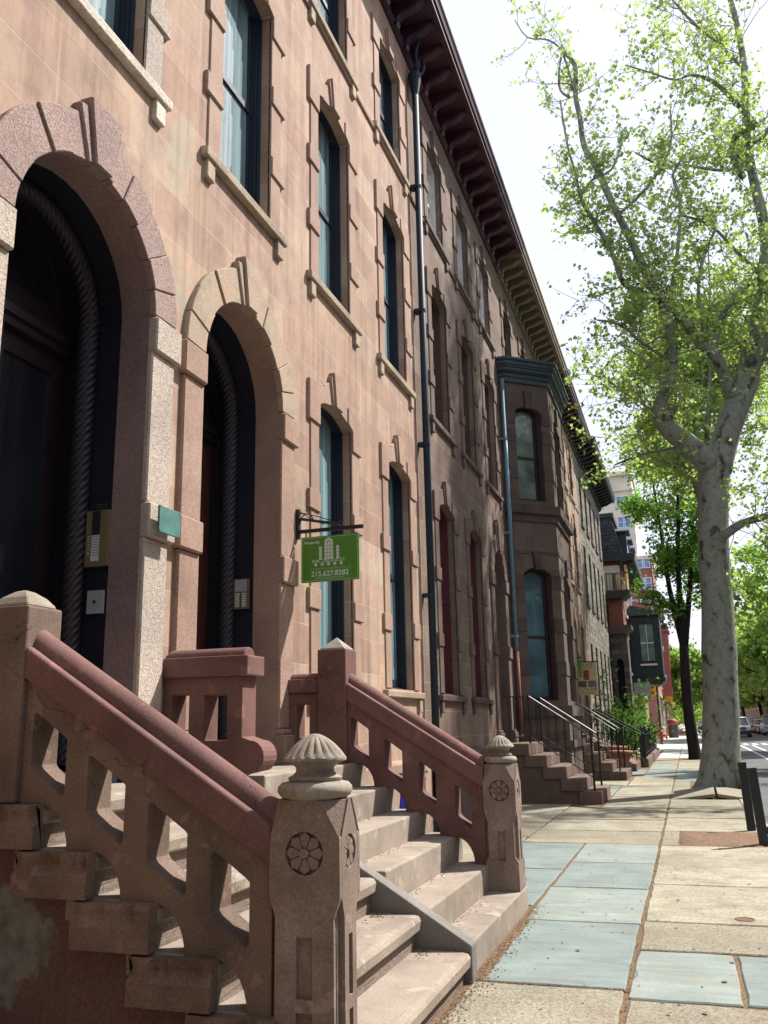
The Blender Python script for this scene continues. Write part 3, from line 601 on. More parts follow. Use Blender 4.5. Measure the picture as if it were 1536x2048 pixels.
def newel(root,x0,x1,y0,y1,zt,zb):
    q=MB(); cx,cy=(x0+x1)/2,(y0+y1)/2; t=0.024; ch=0.085; zc=zt-0.15
    q.box(x0+t,x1-t,y0+t,y1-t,zb,zc)
    def plate(u0,u1,ax,a0,a1,m=1.0):
        c=(u0+u1)/2; hw=(u1-u0)/2; nt=0.028
        o=[(c-hw,zb),(c+hw,zb),(c+hw,zb+0.22),(c+hw-nt,zb+0.26),(c+hw-nt,zt-0.46),(c+hw,zt-0.38),(c+hw,zc),(c+hw-ch,zt),(c-hw+ch,zt),(c-hw,zc),(c-hw,zt-0.38),(c-hw+nt,zt-0.46),(c-hw+nt,zb+0.26),(c-hw,zb+0.22)]
        rr=min(0.085,hw*0.72); zr=zt-0.21; n=24
        hs=[[(c+rr*math.cos(2*PI*i/n),zr+rr*1.0*math.sin(2*PI*i/n)) for i in range(n)]]
        sw=hw*0.22
        for (s0,s1) in ((zt-0.76,zt-0.53),(zt-1.04,zt-0.81)):
            if s0>zb+0.05: hs.append([(c-sw,s0),(c+sw,s0),(c+sw,s1),(c-sw,s1)])
        q.holes(o,hs,ax,a0,a1)
        # rosette: eight petals and a boss
        out=a0 if m<0 else a1; inn=out-m*t
        for k in range(8):
            a=k*PI/4+PI/8*0
            pl=[]
            for (rd,da) in ((0.26,-0.30),(0.60,-0.365),(0.82,-0.345),(0.99,0),(0.82,0.345),(0.60,0.365),(0.26,0.30)): pl.append((c+rr*rd*math.sin(a+da),zr+rr*rd*math.cos(a+da)))
            q.prism(pl,ax,min(inn-m*0.002,inn+m*0.018),max(inn-m*0.002,inn+m*0.018))
        bo=[(c+rr*0.24*math.cos(2*PI*i/12),zr+rr*0.24*math.sin(2*PI*i/12)) for i in range(12)]
        q.prism(bo,ax,min(inn-m*0.002,inn+m*0.028),max(inn-m*0.002,inn+m*0.028))
    plate(x0,x1,'y',y0,y0+t,-1); plate(x0,x1,'y',y1-t,y1,1)
    plate(y0+t+0.0005,y1-t-0.0005,'x',x1-t,x1,1); plate(y0+t+0.0005,y1-t-0.0005,'x',x0,x0+t,-1)
    # top: octagon with sloping corner facets
    def cn(sx,sy):
        X=x1 if sx>0 else x0; Y=y1 if sy>0 else y0
        a=(X-sx*ch,Y,zt); b_=(X,Y-sy*(ch+t*0),zt); c_=(X,Y,zc); i1=(X-sx*ch,Y-sy*t,zt-0.0); 
        q.add([a,b_,c_,(X-sx*ch,Y-sy*ch,zt),(X-sx*ch*0.9,Y-sy*ch*0.9,zc)],[(0,1,2),(0,3,1),(0,2,4,3),(1,3,4,2)])
    for sx in (-1,1):
        for sy in (-1,1): cn(sx,sy)
    q.box(x0+t,x1-t,y0+ch,y1-ch,zc,zt-0.001); q.box(x0+ch,x1-ch,y0+t,y1-t,zc,zt-0.001)
    o=q.build('newel_post',M['newel'],parent=root,bevel=0.004,seg=1)
    k=(x1-x0)/0.315; f=MB()
    f.lathe([(0.13*k,0),(0.150*k,0.012*k),(0.162*k,0.03*k),(0.160*k,0.05*k),(0.145*k,0.066*k),(0.112*k,0.072*k)],cx,cy,40,cz=zt)
    f.lathe([(0.108*k,0.070*k),(0.115*k,0.078*k),(0.117*k,0.088*k),(0.095*k,0.098*k),(0.083*k,0.112*k),(0.083*k,0.128*k),(0.10*k,0.143*k),(0.125*k,0.152*k)],cx,cy,40,cz=zt)
    nf=18
    def fl(a,z):
        s=max(0,min(1,(z-0.168*k)/(0.02*k)))*max(0,min(1,(0.268*k-z)/(0.02*k)))
        return 1-0.12*s*(1-abs(math.cos(nf*a/2)))
    f.lathe([(0.12*k,0.150*k),(0.136*k,0.158*k),(0.137*k,0.168*k),(0.128*k,0.180*k),(0.115*k,0.197*k),(0.098*k,0.216*k),(0.078*k,0.234*k),(0.056*k,0.250*k),(0.034*k,0.262*k),(0.02*k,0.268*k),(0.008*k,0.27*k)],cx,cy,144,fn=fl,cz=zt)
    fo=f.build('finial',M['finial'],parent=o,smooth=True)
    e=fo.modifiers.new('edge','EDGE_SPLIT'); e.split_angle=R(50)
def post(root,x0,x1,y0,y1,z0,z1,mat,capm,apex=0.12,dome=False):
    q=MB(); q.box(x0,x1,y0,y1,z0,z1); o=q.build('post',mat,parent=root,bevel=0.012)
    q=MB(); cx,cy=(x0+x1)/2,(y0+y1)/2; i=0.022
    rings=[(1,0),(1,0.012),(0.72,apex*0.55),(0.35,apex*0.88),(0.06,apex)] if dome else [(1,0),(1,0.01),(0.02,apex)]
    vs=[];fs=[]
    for s,z in rings:
        hx,hy=((x1-x0)/2-i)*s,((y1-y0)/2-i)*s; vs+=[(cx-hx,cy-hy,z1+z),(cx+hx,cy-hy,z1+z),(cx+hx,cy+hy,z1+z),(cx-hx,cy+hy,z1+z)]
    for k in range(len(rings)-1):
        for j in range(4): fs.append((k*4+j,k*4+(j+1)%4,(k+1)*4+(j+1)%4,(k+1)*4+j))
    fs+=[(0,3,2,1),(len(vs)-4,len(vs)-3,len(vs)-2,len(vs)-1)]
    q.add(vs,fs).build('cap',capm,parent=o,bevel=0.006,seg=1)
def balustrade(root,F,T,xp,xn,y0,y1,ztop,hx,mat,zend):
    s=0.62; yc=(y0+y1)/2; B=lambda x: ztop-0.155-s*(x-xp)
    bot=[]
    bot.append((xp,T[5]-0.0))
    for k in range(5,0,-1):
        Fk=F[k]; rr=0.155; a=[PI/2*i/7 for i in range(8)]; dz=T[k]-T[k-1]
        if k==5: bot.append((Fk,T[k]-0.0))
        bot+= [(Fk+0.01+rr*math.sin(t),T[k-1]+(dz-0.006)*math.cos(t)) for t in a]
        if k>1: bot.append((F[k-1],T[k-1]))
        else: bot.append((xn,T[0]))
    if bot[-1][0]<xn: bot[-1]=(xn,bot[-1][1])
    bot=[p for p in bot if p[0]<=xn+1e-6]
    outer=bot+[(xn,B(xn)+0.01),(xp,B(xp)+0.01)]
    hs=[]
    for i,(a,b_) in enumerate(hx):
        d=0.125; hh=0.27; e=0.015
        tl=B(a)-d; tr=B(b_)-d
        hs.append([(a,tl-hh+e),(a+e,tl-hh-e*0.3),(b_-e,tr-hh),(b_,tr-hh+e),(b_,tr-e),(b_-e,tr),(a+e,tl-e*0.6),(a,tl-e)])
    q=MB(); q.holes(outer,hs,'y',y0+0.03,y1-0.03)
    o=q.build('balustrade',mat[0],parent=root,bevel=0.014,seg=2)
    q=MB(); pth=[(xp,ztop),(xn,ztop-s*(xn-xp))]; rail_pair(q,pth,yc,y1-y0); q.build('rail_band',mat[1],parent=o,bevel=0.01)
    q=MB(); rail_roll(q,pth,yc); h_=q.build('handrail',mat[1],parent=o,smooth=True); e=h_.modifiers.new('edge','EDGE_SPLIT'); e.split_angle=R(40)
def steps(root,F,T,y0,y1,nosed,xback=-3.5,yend=None):
    for k in range(len(F)):
        xf=F[k]; xb=F[k+1]-0.12 if k+1<len(F) else xback; q=MB(); 
        zb=T[k]-(T[k]-(T[k-1] if k else 0))
        if nosed:
            rng=random.Random(k*7+1); h=0.095; r=0.03
            sec=[(xb,T[k]-h),(xf+0.005,T[k]-h),(xf+0.028,T[k]-h+0.012),(xf+0.032,T[k]-0.03),(xf+0.018,T[k]-0.006),(xf-0.01,T[k]),(xb,T[k])]
            q.prism(sec,'y',y0,y1); o=q.build('step',M['tread'],parent=root,bevel=0.006)
            MB().box(xb-0.0,xf-0.012,y0+0.01,y1-0.004,zb-0.0 if k else -0.02,T[k]-h-0.002).build('riser',M['riser'],parent=o)
        else:
            q.box(xb,xf,y0,y1,zb-0.01 if k else -0.02,T[k]); q.build('step',M['tread'],parent=root,bevel=0.013)
LF=[-1.40,-1.70,-1.99,-2.29,-2.62,-2.92]; LT=[0.165,0.36,0.565,0.77,0.972,1.175]
RF=[-1.40,-1.66,-1.94,-2.23,-2.525,-2.81]; RT=[0.175,0.37,0.585,0.775,0.98,1.18]
S0=thing('stone_stoop','brownstone front steps nearest the camera, with a rosette newel in the foreground','stoop',(-2.4,4.6,0),'stoops of the brownstone row')
steps(S0,LF,LT,3.60,5.63,True)
q=MB(); q.prism([(-3.49,-0.02),(-1.43,-0.02)]+[p for k in range(6) for p in ((LF[k]-0.03,LT[k]-0.1),((LF[k+1] if k<5 else -3.46)-0.03,LT[k]-0.1))],'y',3.604,3.8); q.build('side_wall',patched_wall(),parent=S0)
def crumble(x0,x1,y0,y1,z0,z1,seed,nx=16,ny=3,nz=8,amp=0.022):
    # a stone block whose top front arris has spalled away
    r_=random.Random(seed); q=MB(); gx=[x0+(x1-x0)*i/nx for i in range(nx+1)]; nn=[r_.random() for _ in range(nx+3)]
    sm=[(nn[i]+nn[i+1]+nn[i+2])/3 for i in range(nx+1)]
    rows=[]
    for k in range(nz+1):
        z=z0+(z1-z0)*k/nz; t=k/nz; row=[]
        for i,x in enumerate(gx):
            e=sm[i]; prof=0
            if 0.52<t<0.97: prof=min(0.042,max(0,(e-0.38))*0.16*math.sin((t-0.52)/0.45*PI))
            if t>=0.97: prof=0.004+0.01*e
            row.append((x,y0+prof+r_.uniform(0,0.003),z))
        rows.append(row)
    vs=[p for r in rows for p in r]; w=nx+1; fs=[(k*w+i,k*w+i+1,(k+1)*w+i+1,(k+1)*w+i) for k in range(nz) for i in range(nx)]
    o=len(vs); vs+=[(x,y1,z1) for x in gx]+[(x,y1,z0) for x in gx]
    fs+=[(nz*w+i,nz*w+i+1,o+i+1,o+i) for i in range(nx)]+[(i+1,i,o+w+i,o+w+i+1) for i in range(nx)]+[(o+i,o+i+1,o+w+i+1,o+w+i) for i in range(nx)]
    for c in (0,nx):
        for k in range(nz): fs.append((k*w+c,(k+1)*w+c,o+w+c))
        fs.append((nz*w+c,o+c,o+w+c))
    return q.add(vs,fs)
for k in range(1,6): crumble(LF[k]-0.37 if k<5 else -3.3,LF[k]+0.03,3.53,3.6,LT[k]-0.195,LT[k]-0.002,k*3).build('step_end',M['stoop'],parent=S0)
newel(S0,-1.715,-1.400,3.57,3.81,1.20,-0.02)
post(S0,-3.31,-3.035,3.565,3.825,1.176,2.115,M['stoop'],M['finial'],apex=0.095,dome=True)
balustrade(S0,LF,LT,-3.035,-1.715,3.57,3.82,1.912,[(-2.985,-2.785),(-2.66,-2.455),(-2.33,-2.127),(-2.005,-1.82)],(M['stoop'],M['stoopred']),0.97)
q=MB(); q.holes([(-3.49,1.176),(-3.31,1.176),(-3.31,1.8),(-3.49,1.8)],[[(-3.44,1.35),(-3.36,1.35),(-3.36,1.68),(-3.44,1.68)]],'y',3.6,3.79); q.build('landing_rail',M['stoop'],parent=S0)
MB().box(-3.49,-3.31,3.57,3.82,1.80,1.95).build('landing_rail_cap',M['stoopred'],parent=S0,bevel=0.02)
S1=thing('stone_stoop','brownstone front steps behind the foreground newel, with a sloping divider wall and reddish rails','stoop',(-2.4,6.8,0),'stoops of the brownstone row')
steps(S1,RF,RT,5.765,7.86,False)
newel(S1,-1.675,-1.405,7.55,7.82,1.165,0.176)
post(S1,-3.162,-2.885,7.54,7.83,1.18,2.185,M['stoopred'],M['finial'],apex=0.115)
balustrade(S1,RF,RT,-2.885,-1.675,7.555,7.815,1.88,[(-2.862,-2.69),(-2.545,-2.385),(-2.235,-2.09),(-1.925,-1.79)],(M['stoopred'],M['stoopred']),0.98)
q=MB(); q.holes([(-3.49,1.18),(-3.162,1.18),(-3.162,1.80),(-3.49,1.80)],[[(-3.385,1.40),(-3.26,1.40),(-3.26,1.70),(-3.385,1.70)]],'y',7.585,7.785); q.build('landing_rail',M['stoopred'],parent=S1,bevel=0.012)
q=MB(); q.box(-3.49,-3.162,7.56,7.81,1.80,1.925); rail_roll(q,[(-3.49,1.925),(-3.162,1.925)],7.685,0.075,0.8); q.build('landing_rail_cap',M['stoopred'],parent=S1,bevel=0.01)
MB().prism([(-1.36,-0.02),(-1.36,0.20),(-2.93,1.14),(-3.49,1.14),(-3.49,-0.02)],'y',5.632,5.762).build('divider_wall',M['grey'],parent=S1,bevel=0.012)
n=10; sc_=[(-2.81+0.105*math.sin(PI*i/n*0.98),1.315+0.105*math.cos(PI*i/n)) for i in range(n+1)]
body=[(-3.49,1.142),(-3.0,1.142),(-2.9,1.19)]+list(reversed(sc_))+[(-2.872,1.44),(-2.872,1.85),(-3.49,1.85)]
q=MB(); q.holes(body,[[(-3.43,1.42),(-3.285,1.42),(-3.285,1.735),(-3.43,1.735)],[(-3.17,1.42),(-2.988,1.42),(-2.988,1.73),(-3.17,1.73)]],'y',5.53,5.74); m_=q.build('middle_rail',M['stoopred'],parent=S1,bevel=0.014)
q=MB(); q.box(-3.49,-2.82,5.50,5.765,1.85,1.99); rail_roll(q,[(-3.49,1.99),(-2.87,1.99)],5.63,0.08,0.85); q.build('middle_rail_cap',M['stoopred'],parent=m_,bevel=0.016)
# far stoops: plain block steps with iron rails
def block_stoop(label,y0,y1,F,T,rails,mat,steel,group='stoops of the brownstone row',top=1.1,xr=-1.79):
    s=thing('stone_stoop',label,'stoop',(-2.5,(y0+y1)/2,0),group)
    for k in range(len(F)):
        xb=F[k+1]-0.1 if k+1<len(F) else -3.5
        MB().box(xb,F[k],y0,y1,T[k]-0.22 if k else -0.02,T[k]).build('step',mat,parent=s,bevel=0.015)
    q=MB(); pr=[(-3.5,-0.02),(F[0]-0.02,-0.02)]
    for k in range(1,len(F)): pr+= [(F[k-1]-0.03,T[k-1]-0.22 if k>1 else 0.0),(F[k-1]-0.03,T[k-1]-0.02),(F[k]-0.03,T[k-1]-0.02)] if k>1 else [(F[0]-0.02,T[0]-0.02),(F[1]-0.03,T[0]-0.02)]
    pr+=[(F[-1]-0.03,T[-1]-0.1),(-3.5,T[-1]-0.1)]
    for y,zz in ((y0+0.05,0),):
        q.prism(pr,'y',y0+0.05,y1-0.05)
    q.build('side_wall',mat,parent=s)
    sl=(T[-1]-T[0])/(F[0]-F[-1])
    for y in rails:
        xa,xb=xr,-2.95; za=T[0]+0.02; zt=za+1.0; 
        p=MB(); p.tube([(xa,y,za-0.03),(xa,y,zt)],0.021,8); p.lathe([(0.03,0),(0.034,0.02),(0.02,0.05),(0.004,0.06)],xa,y,8,cz=zt)
        zl=T[-1]; p.tube([(xb,y,zl),(xb,y,zl+0.92)],0.02,8)
        n=7
        for i in range(1,n):
            x=xa+(xb-xa)*i/n; zlow=za+0.22+(zl+0.12-za-0.22)*i/n; zup=zt-0.02+(zl+0.9-zt)*i/n
            p.tube([(x,y,zlow),(x,y,zup)],0.008,6)
        p.tube([(xa,y,za+0.22),(xb,y,zl+0.12),(-3.48,y,zl+0.12)],0.011,6)
        for i in range(1,5):
            x=xb-0.1*i*1.0; p.tube([(x,y,zl+0.12),(x,y,zl+0.9)],0.008,6)
        p.tube([(xb,y,zl+0.9),(-3.48,y,zl+0.9)],0.011,6)
        o=p.build('iron_railing',M['iron'],parent=s)
        MB().tube([(xa+0.02,y,zt-0.03),(xb,y,zl+0.9)],0.017,8).build('handrail',M['steel'] if steel else M['iron'],parent=o)
    return s
bs=stone('brown_block_steps',(0.17,0.12,0.095),tint=(0.2,0.145,0.11),stain=0.4)
block_stoop('dark brown block steps with steel handrails in front of the bay window',17.57,19.4,[-1.64,-1.97,-2.3,-2.63,-2.96],[0.22,0.44,0.66,0.88,1.10],(17.75,19.2),bs,True)
block_stoop('brown block steps with steel handrails just beyond the bay window',24.3,26.6,[-1.62,-1.97,-2.3,-2.63,-2.96],[0.22,0.44,0.66,0.88,1.10],(24.5,26.4),bs,True)
# ---------------------------------------------------------------- ground
def gmat(name,c,c2,grain,gs,bump,speck=None,stain=0.3,stc=(0.1,0.09,0.08),rough=0.9,big=0.8,bd=0.004,cracks=0):
    m,nt,b,o=newmat(name); L=nt.links.new
    g=N(nt,'NewGeometry')
    n1=N(nt,'TexNoise',i_Scale=float(big),i_Detail=7.0,i_Roughness=0.65); L(g.outputs['Position'],n1.inputs['Vector'])
    r1=ramp(nt,[(0.3,c),(0.7,c2)]); L(n1.outputs[0],r1.inputs[0])
    n2=N(nt,'TexVoronoi' if speck else 'TexNoise',i_Scale=float(gs)); L(g.outputs['Position'],n2.inputs['Vector'])
    src=n2.outputs['Color'] if speck else n2.outputs[0]
    r2=ramp(nt,[(0.15,(1-grain,)*3),(0.5,(1,1,1)),(0.9,(1+grain,)*3)]); L(src,r2.inputs[0])
    mx=N(nt,'MixRGB',blend_type='MULTIPLY',i_Fac=1.0); L(r1.outputs[0],mx.inputs[1]); L(r2.outputs[0],mx.inputs[2])
    n3=N(nt,'TexNoise',i_Scale=2.6,i_Detail=9.0,i_Roughness=0.7); L(g.outputs['Position'],n3.inputs['Vector'])
    r3=ramp(nt,[(0.46,(0,0,0)),(0.66,(min(1,stain*1.6),)*3)]); L(n3.outputs[0],r3.inputs[0])
    m2=N(nt,'MixRGB'); m2.inputs[2].default_value=c4(stc); L(r3.outputs[0],m2.inputs[0]); L(mx.outputs[0],m2.inputs[1])
    last=m2.outputs[0]
    if cracks:
        wv=N(nt,'TexNoise',i_Scale=3.0,i_Detail=5.0); L(g.outputs['Position'],wv.inputs['Vector'])
        sc2=N(nt,'VectorMath',operation='SCALE'); sc2.inputs['Scale'].default_value=0.35; L(wv.outputs[1],sc2.inputs[0])
        a2=N(nt,'VectorMath',operation='ADD'); L(g.outputs['Position'],a2.inputs[0]); L(sc2.outputs[0],a2.inputs[1])
        mp=N(nt,'Mapping'); mp.inputs['Scale'].default_value=(0.8,2.6,1); L(a2.outputs[0],mp.inputs[0])
        vo=N(nt,'TexVoronoi',feature='DISTANCE_TO_EDGE',i_Scale=1.1); L(mp.outputs[0],vo.inputs['Vector'])
        rc=ramp(nt,[(0.0,(1,1,1)),(0.012,(0,0,0))]); L(vo.outputs['Distance'],rc.inputs[0])
        nm=N(nt,'TexNoise',i_Scale=2.2,i_Detail=2.0); L(g.outputs['Position'],nm.inputs['Vector']); rm=ramp(nt,[(0.50,(0,0,0)),(0.60,(cracks,)*3)]); L(nm.outputs[0],rm.inputs[0])
        mk=N(nt,'MixRGB',blend_type='MULTIPLY',i_Fac=1.0); L(rc.outputs[0],mk.inputs[1]); L(rm.outputs[0],mk.inputs[2])
        mc=N(nt,'MixRGB'); mc.inputs[2].default_value=c4(mul(c,0.4)); L(mk.outputs[0],mc.inputs[0]); L(last,mc.inputs[1]); last=mc.outputs[0]
        mp2=N(nt,'Mapping'); mp2.inputs['Scale'].default_value=(1.5,7,1); L(g.outputs['Position'],mp2.inputs[0]); ns=N(nt,'TexNoise',i_Scale=1.5,i_Detail=9.0,i_Roughness=0.7); L(mp2.outputs[0],ns.inputs['Vector'])
        rs=ramp(nt,[(0.3,(0.84,0.85,0.86)),(0.5,(1,1,1)),(0.72,(1.2,1.18,1.13))]); L(ns.outputs[0],rs.inputs[0]); ml=N(nt,'MixRGB',blend_type='MULTIPLY',i_Fac=1.0); L(last,ml.inputs[1]); L(rs.outputs[0],ml.inputs[2]); last=ml.outputs[0]
    L(last,b.inputs['Base Color']); b.inputs['Roughness'].default_value=rough; b.inputs['Specular IOR Level'].default_value=0.3
    n4=N(nt,'TexNoise',i_Scale=float(gs),i_Detail=4.0); L(g.outputs['Position'],n4.inputs['Vector'])
    bp=N(nt,'Bump',i_Strength=bump,i_Distance=bd); L(n4.outputs[0],bp.inputs['Height']); L(bp.outputs[0],b.inputs['Normal']); return m
M['agg']=gmat('exposed_aggregate',(0.19,0.172,0.13),(0.30,0.275,0.21),0.38,95,0.5,speck=1,stain=0.22,stc=(0.18,0.12,0.07))
M['agg2']=gmat('pale_worn_aggregate',(0.23,0.212,0.16),(0.37,0.345,0.265),0.25,75,0.4,speck=1,cracks=0.8,stain=0.4,stc=(0.17,0.14,0.10))
M['blue']=gmat('bluestone_flag',(0.14,0.178,0.175),(0.215,0.258,0.248),0.06,30,0.5,stain=0.22,stc=(0.19,0.18,0.14),rough=0.75,bd=0.006,big=1.6,cracks=0.9)
M['blue2']=gmat('pale_bluestone_flag',(0.175,0.21,0.20),(0.26,0.30,0.278),0.06,30,0.5,stain=0.3,stc=(0.22,0.2,0.15),rough=0.75,bd=0.006,big=1.6,cracks=0.9)
M['grit']=gmat('orange_grit',(0.13,0.082,0.045),(0.20,0.13,0.075),0.6,120,1.0,speck=1,stain=0.3,stc=(0.2,0.12,0.06),bd=0.01)
M['conc']=gmat('sunlit_pale_concrete',(0.46,0.45,0.41),(0.56,0.55,0.50),0.12,50,0.3,stain=0.2)  # pale concrete, tone raised so the far paving reads as sunlit white
M['dirt']=gmat('brown_soil',(0.17,0.10,0.06),(0.25,0.155,0.095),0.4,70,1.0,speck=1,stain=0.3,bd=0.02)
M['asphalt']=gmat('asphalt',(0.085,0.088,0.09),(0.13,0.133,0.135),0.3,60,0.5,speck=1,stain=0.3,stc=(0.16,0.16,0.16))
M['granite']=gmat('granite_kerb',(0.30,0.30,0.28),(0.38,0.38,0.36),0.2,80,0.4,stain=0.2)
M['paint']=plain('white_road_paint',(0.62,0.62,0.6),rough=0.8,scale=30)
MB().box(-400,400,-200,900,-0.40,-0.20).build('ground',M['asphalt'],kind='structure')
MB().box(0.95,8.5,-20,400,-0.199,-0.13).build('road',M['asphalt'],kind='structure')
q=MB()
for x,a,b in ((2.9,18,60),(3.57,18,60),(2.9,72,160)): q.box(x-0.06,x+0.06,a,b,-0.1295,-0.126)
for i in range(14): q.box(0.98+i*0.55,1.25+i*0.55,60.5,63.5,-0.1295,-0.126)
q.build('lane_markings',M['paint'],kind='structure')
MB().box(0.78,0.95,-6,59,-0.199,0.004).build('kerb',M['granite'],kind='structure',bevel=0.012)
MB().box(0.78,0.95,73,300,-0.199,0.004).build('kerb',M['granite'],kind='structure',bevel=0.012)
MB().box(8.5,8.66,-20,300,-0.199,0.0).build('kerb',M['granite'],kind='structure',bevel=0.012)
MB().box(8.66,12.0,-20,300,-0.199,-0.002).build('far_pavement',M['conc'],kind='structure')
q=MB(); q.box(-3.6,0.78,-6,59,-0.199,-0.012); q.build('sidewalk_bed',M['grit'],kind='structure')
def slab(q,x0,x1,y0,y1,mi,rng,cut=None,lift=0.0):
    n=7; j=lambda a: (rng.random()-0.5)*a
    e=0.012; pts=[]
    def edge(p,r,k):
        for i in range(k): t=i/k; pts.append((p[0]+(r[0]-p[0])*t+(j(0.014) if i else j(0.02)),p[1]+(r[1]-p[1])*t+(j(0.014) if i else j(0.02))))
    k1=max(2,int((x1-x0)/0.18)); k2=max(2,int((y1-y0)/0.18)); c=[(x0,y0),(x1,y0),(x1,y1),(x0,y1)]
    edge(c[0],c[1],k1); edge(c[1],c[2],k2); edge(c[2],c[3],k1); edge(c[3],c[0],k2)
    st=len(q.v); nn=len(pts); tx,ty=j(0.008),j(0.006); z0=lift+j(0.004)
    cx,cy=(x0+x1)/2,(y0+y1)/2
    zf=lambda p: z0+tx*(p[0]-cx)/(x1-x0)*2*0.5+ty*(p[1]-cy)/(y1-y0)
    ins=[(cx+(p[0]-cx)*(1-0.016/(x1-x0)*1.0),cy+(p[1]-cy)*(1-0.016/(y1-y0))) for p in pts]
    vs=[(p[0],p[1],-0.03) for p in pts]+[(p[0],p[1],zf(p)-0.008) for p in pts]+[(p[0],p[1],zf(p)) for p in ins]
    fs=[]
    for i in range(nn):
        jn=(i+1)%nn; fs.append((i,jn,nn+jn,nn+i)); fs.append((nn+i,nn+jn,2*nn+jn,2*nn+i))
    tri=tessellate_polygon([[Vector((p[0],p[1],0)) for p in ins]])
    fs+=[(2*nn+t[0],2*nn+t[1],2*nn+t[2]) for t in tri]
    q.add(vs,fs,mi)
rng=random.Random(5); q=MB()
SM=[M['agg'],M['agg2'],M['blue'],M['blue2'],M['conc'],M['dirt']]
A=[(-1.36,-0.487,1.0,3.4,2),(-1.36,-0.487,3.44,5.66,0),(-1.32,-0.49,5.70,7.42,2),(-1.36,-0.487,7.46,8.90,3),(-1.36,-0.487,8.93,10.45,2),(-1.36,-0.487,10.46,11.98,3),
(-2.17,-1.39,8.0,9.9,2),(-2.17,-1.39,9.93,11.98,2),(-3.45,-2.2,8.0,10.2,2),(-3.45,-2.2,10.23,12.6,0),(-3.45,-2.2,12.65,14.9,0),(-3.45,-2.2,14.95,17.5,1),
(-2.17,-0.49,12.03,13.35,0),(-2.17,-0.49,13.40,14.85,1),(-2.17,-0.49,14.9,16.9,0),(-1.6,-0.49,16.95,19.3,0),(-1.6,-0.49,19.35,22.4,1),(-1.5,-0.49,22.5,26.0,1),(-1.3,-0.49,26.05,29.6,2),(-1.3,-0.49,29.65,33.0,3),(-1.3,-0.49,33.05,38.4,0),(-1.3,-0.49,38.45,43.8,4),(-1.3,-0.49,43.85,49.2,4),(-3.45,-0.49,49.25,54.0,4),(-3.45,-0.49,54.05,59.0,4),
(-3.45,-1.65,19.45,22.4,3),(-3.45,-1.55,22.5,24.25,1),(-3.45,-1.34,26.7,29.6,2),(-3.45,-1.4,43.5,49.2,4),
(-0.456,0.14,5.56,6.64,3),(0.17,0.77,5.56,6.64,2),(-0.456,0.77,3.4,5.52,0),(-0.456,0.77,1.0,3.36,1),(-0.456,0.77,6.69,7.55,0),(-0.456,0.77,7.58,9.2,1),(-0.456,0.77,9.22,11.95,1),
(-0.456,-0.26,12.0,13.45,0),(-0.456,0.77,13.5,15.2,1),(-0.456,0.77,15.25,17.1,0),(-0.456,0.77,17.15,18.7,0),
(-0.456,0.77,24.0,26.9,2),(-0.456,0.77,26.95,30.2,3),(-0.456,0.77,30.25,34.5,1),(-0.456,0.77,34.55,36.2,0),(-0.456,0.77,38.4,43,4),(-0.456,0.77,43.05,48,4),(-0.456,0.77,48.05,53,4),(-0.456,0.77,53.05,59,4),
(-0.456,-0.1,18.75,23.95,0)]
for x0,x1,y0,y1,mi in A: slab(q,x0,x1,y0,y1,mi,rng)
q.build('sidewalk',SM,kind='structure')
# slabs lifted by the sycamore's roots
q=MB()
for (x0,x1,za,zb) in ((-0.42,0.36,0.0,0.10),(0.40,0.93,0.10,0.02)):
    q.add([(x0,18.8,za),(x1,18.8,zb),(x1,20.1,zb+0.07),(x0,20.1,za+0.05),(x0,18.8,za-0.07),(x1,18.8,zb-0.07),(x1,20.1,zb-0.03),(x0,20.1,za-0.03)],[(0,1,2,3),(4,7,6,5),(0,4,5,1),(1,5,6,2),(2,6,7,3),(3,7,4,0)])
q.build('lifted_slabs',M['agg'],kind='structure',bevel=0.015)
MB().box(-3.6,0.78,73,300,-0.199,0.0).build('pavement_beyond',M['conc'],kind='structure')
# soil bed, with grit heaps as loose scatter
q=MB(); n=22; vs=[];fs=[]
rg=random.Random(3)
for i in range(n+1):
    for k in range(n+1):
        e=min(i,n-i,k,n-k)/n; vs.append((-0.23+0.95*i/n,12.0+1.47*k/n,-0.004+0.02*min(1,e*5)+0.014*rg.random()*(e>0)))
for i in range(n):
    for k in range(n): a=i*(n+1)+k; fs.append((a,a+n+1,a+n+2,a+1))
q.add(vs,fs).build('soil_bed',M['dirt'],kind='structure',smooth=True)
def scatter(name,label,n,fn,size,mat,seed,flat=0.5):
    r_=random.Random(seed); q=MB()
    for _ in range(n):
        x,y,z=fn(r_); s=size*(0.5+r_.random()); a=r_.random()*6.28
        c,d=math.cos(a)*s,math.sin(a)*s; h=s*flat
        q.add([(x-c,y-d,z),(x+d*0.8,y-c*0.8,z),(x+c,y+d,z),(x-d*0.8,y+c*0.8,z),(x,y,z+h)],[(0,1,4),(1,2,4),(2,3,4),(3,0,4)])
    return q.build(name,mat,recalc=False,label=label,cat='debris',kind='stuff')
def near_steps(r_):
    t=r_.random(); 
    if t<0.5: return (-1.38+abs(r_.gauss(0,0.06)),3.2+r_.random()*4.8,0.003)
    if t<0.72: y=r_.choice([5.68,5.7]); return (-1.35+r_.random()*0.9,y+r_.gauss(0,0.015),-0.004)
    if t<0.93: return (-0.47+r_.gauss(0,0.015),3+r_.random()*17,-0.006)
    k=r_.choice([0,1,2]); return (LF[k+1]+0.03+abs(r_.gauss(0,0.04)),5.60-abs(r_.gauss(0,0.10)),LT[k]+0.001)
scatter('catkin_litter','orange brown catkin litter lying along the steps and the sidewalk joints',2600,near_steps,0.0065,M['grit'],9)
def right_steps(r_):
    k=r_.choice([0,1,2,3]); return (RF[k+1]+0.01+abs(r_.gauss(0,0.035)),5.8+r_.random()*1.7,RT[k]+0.001)
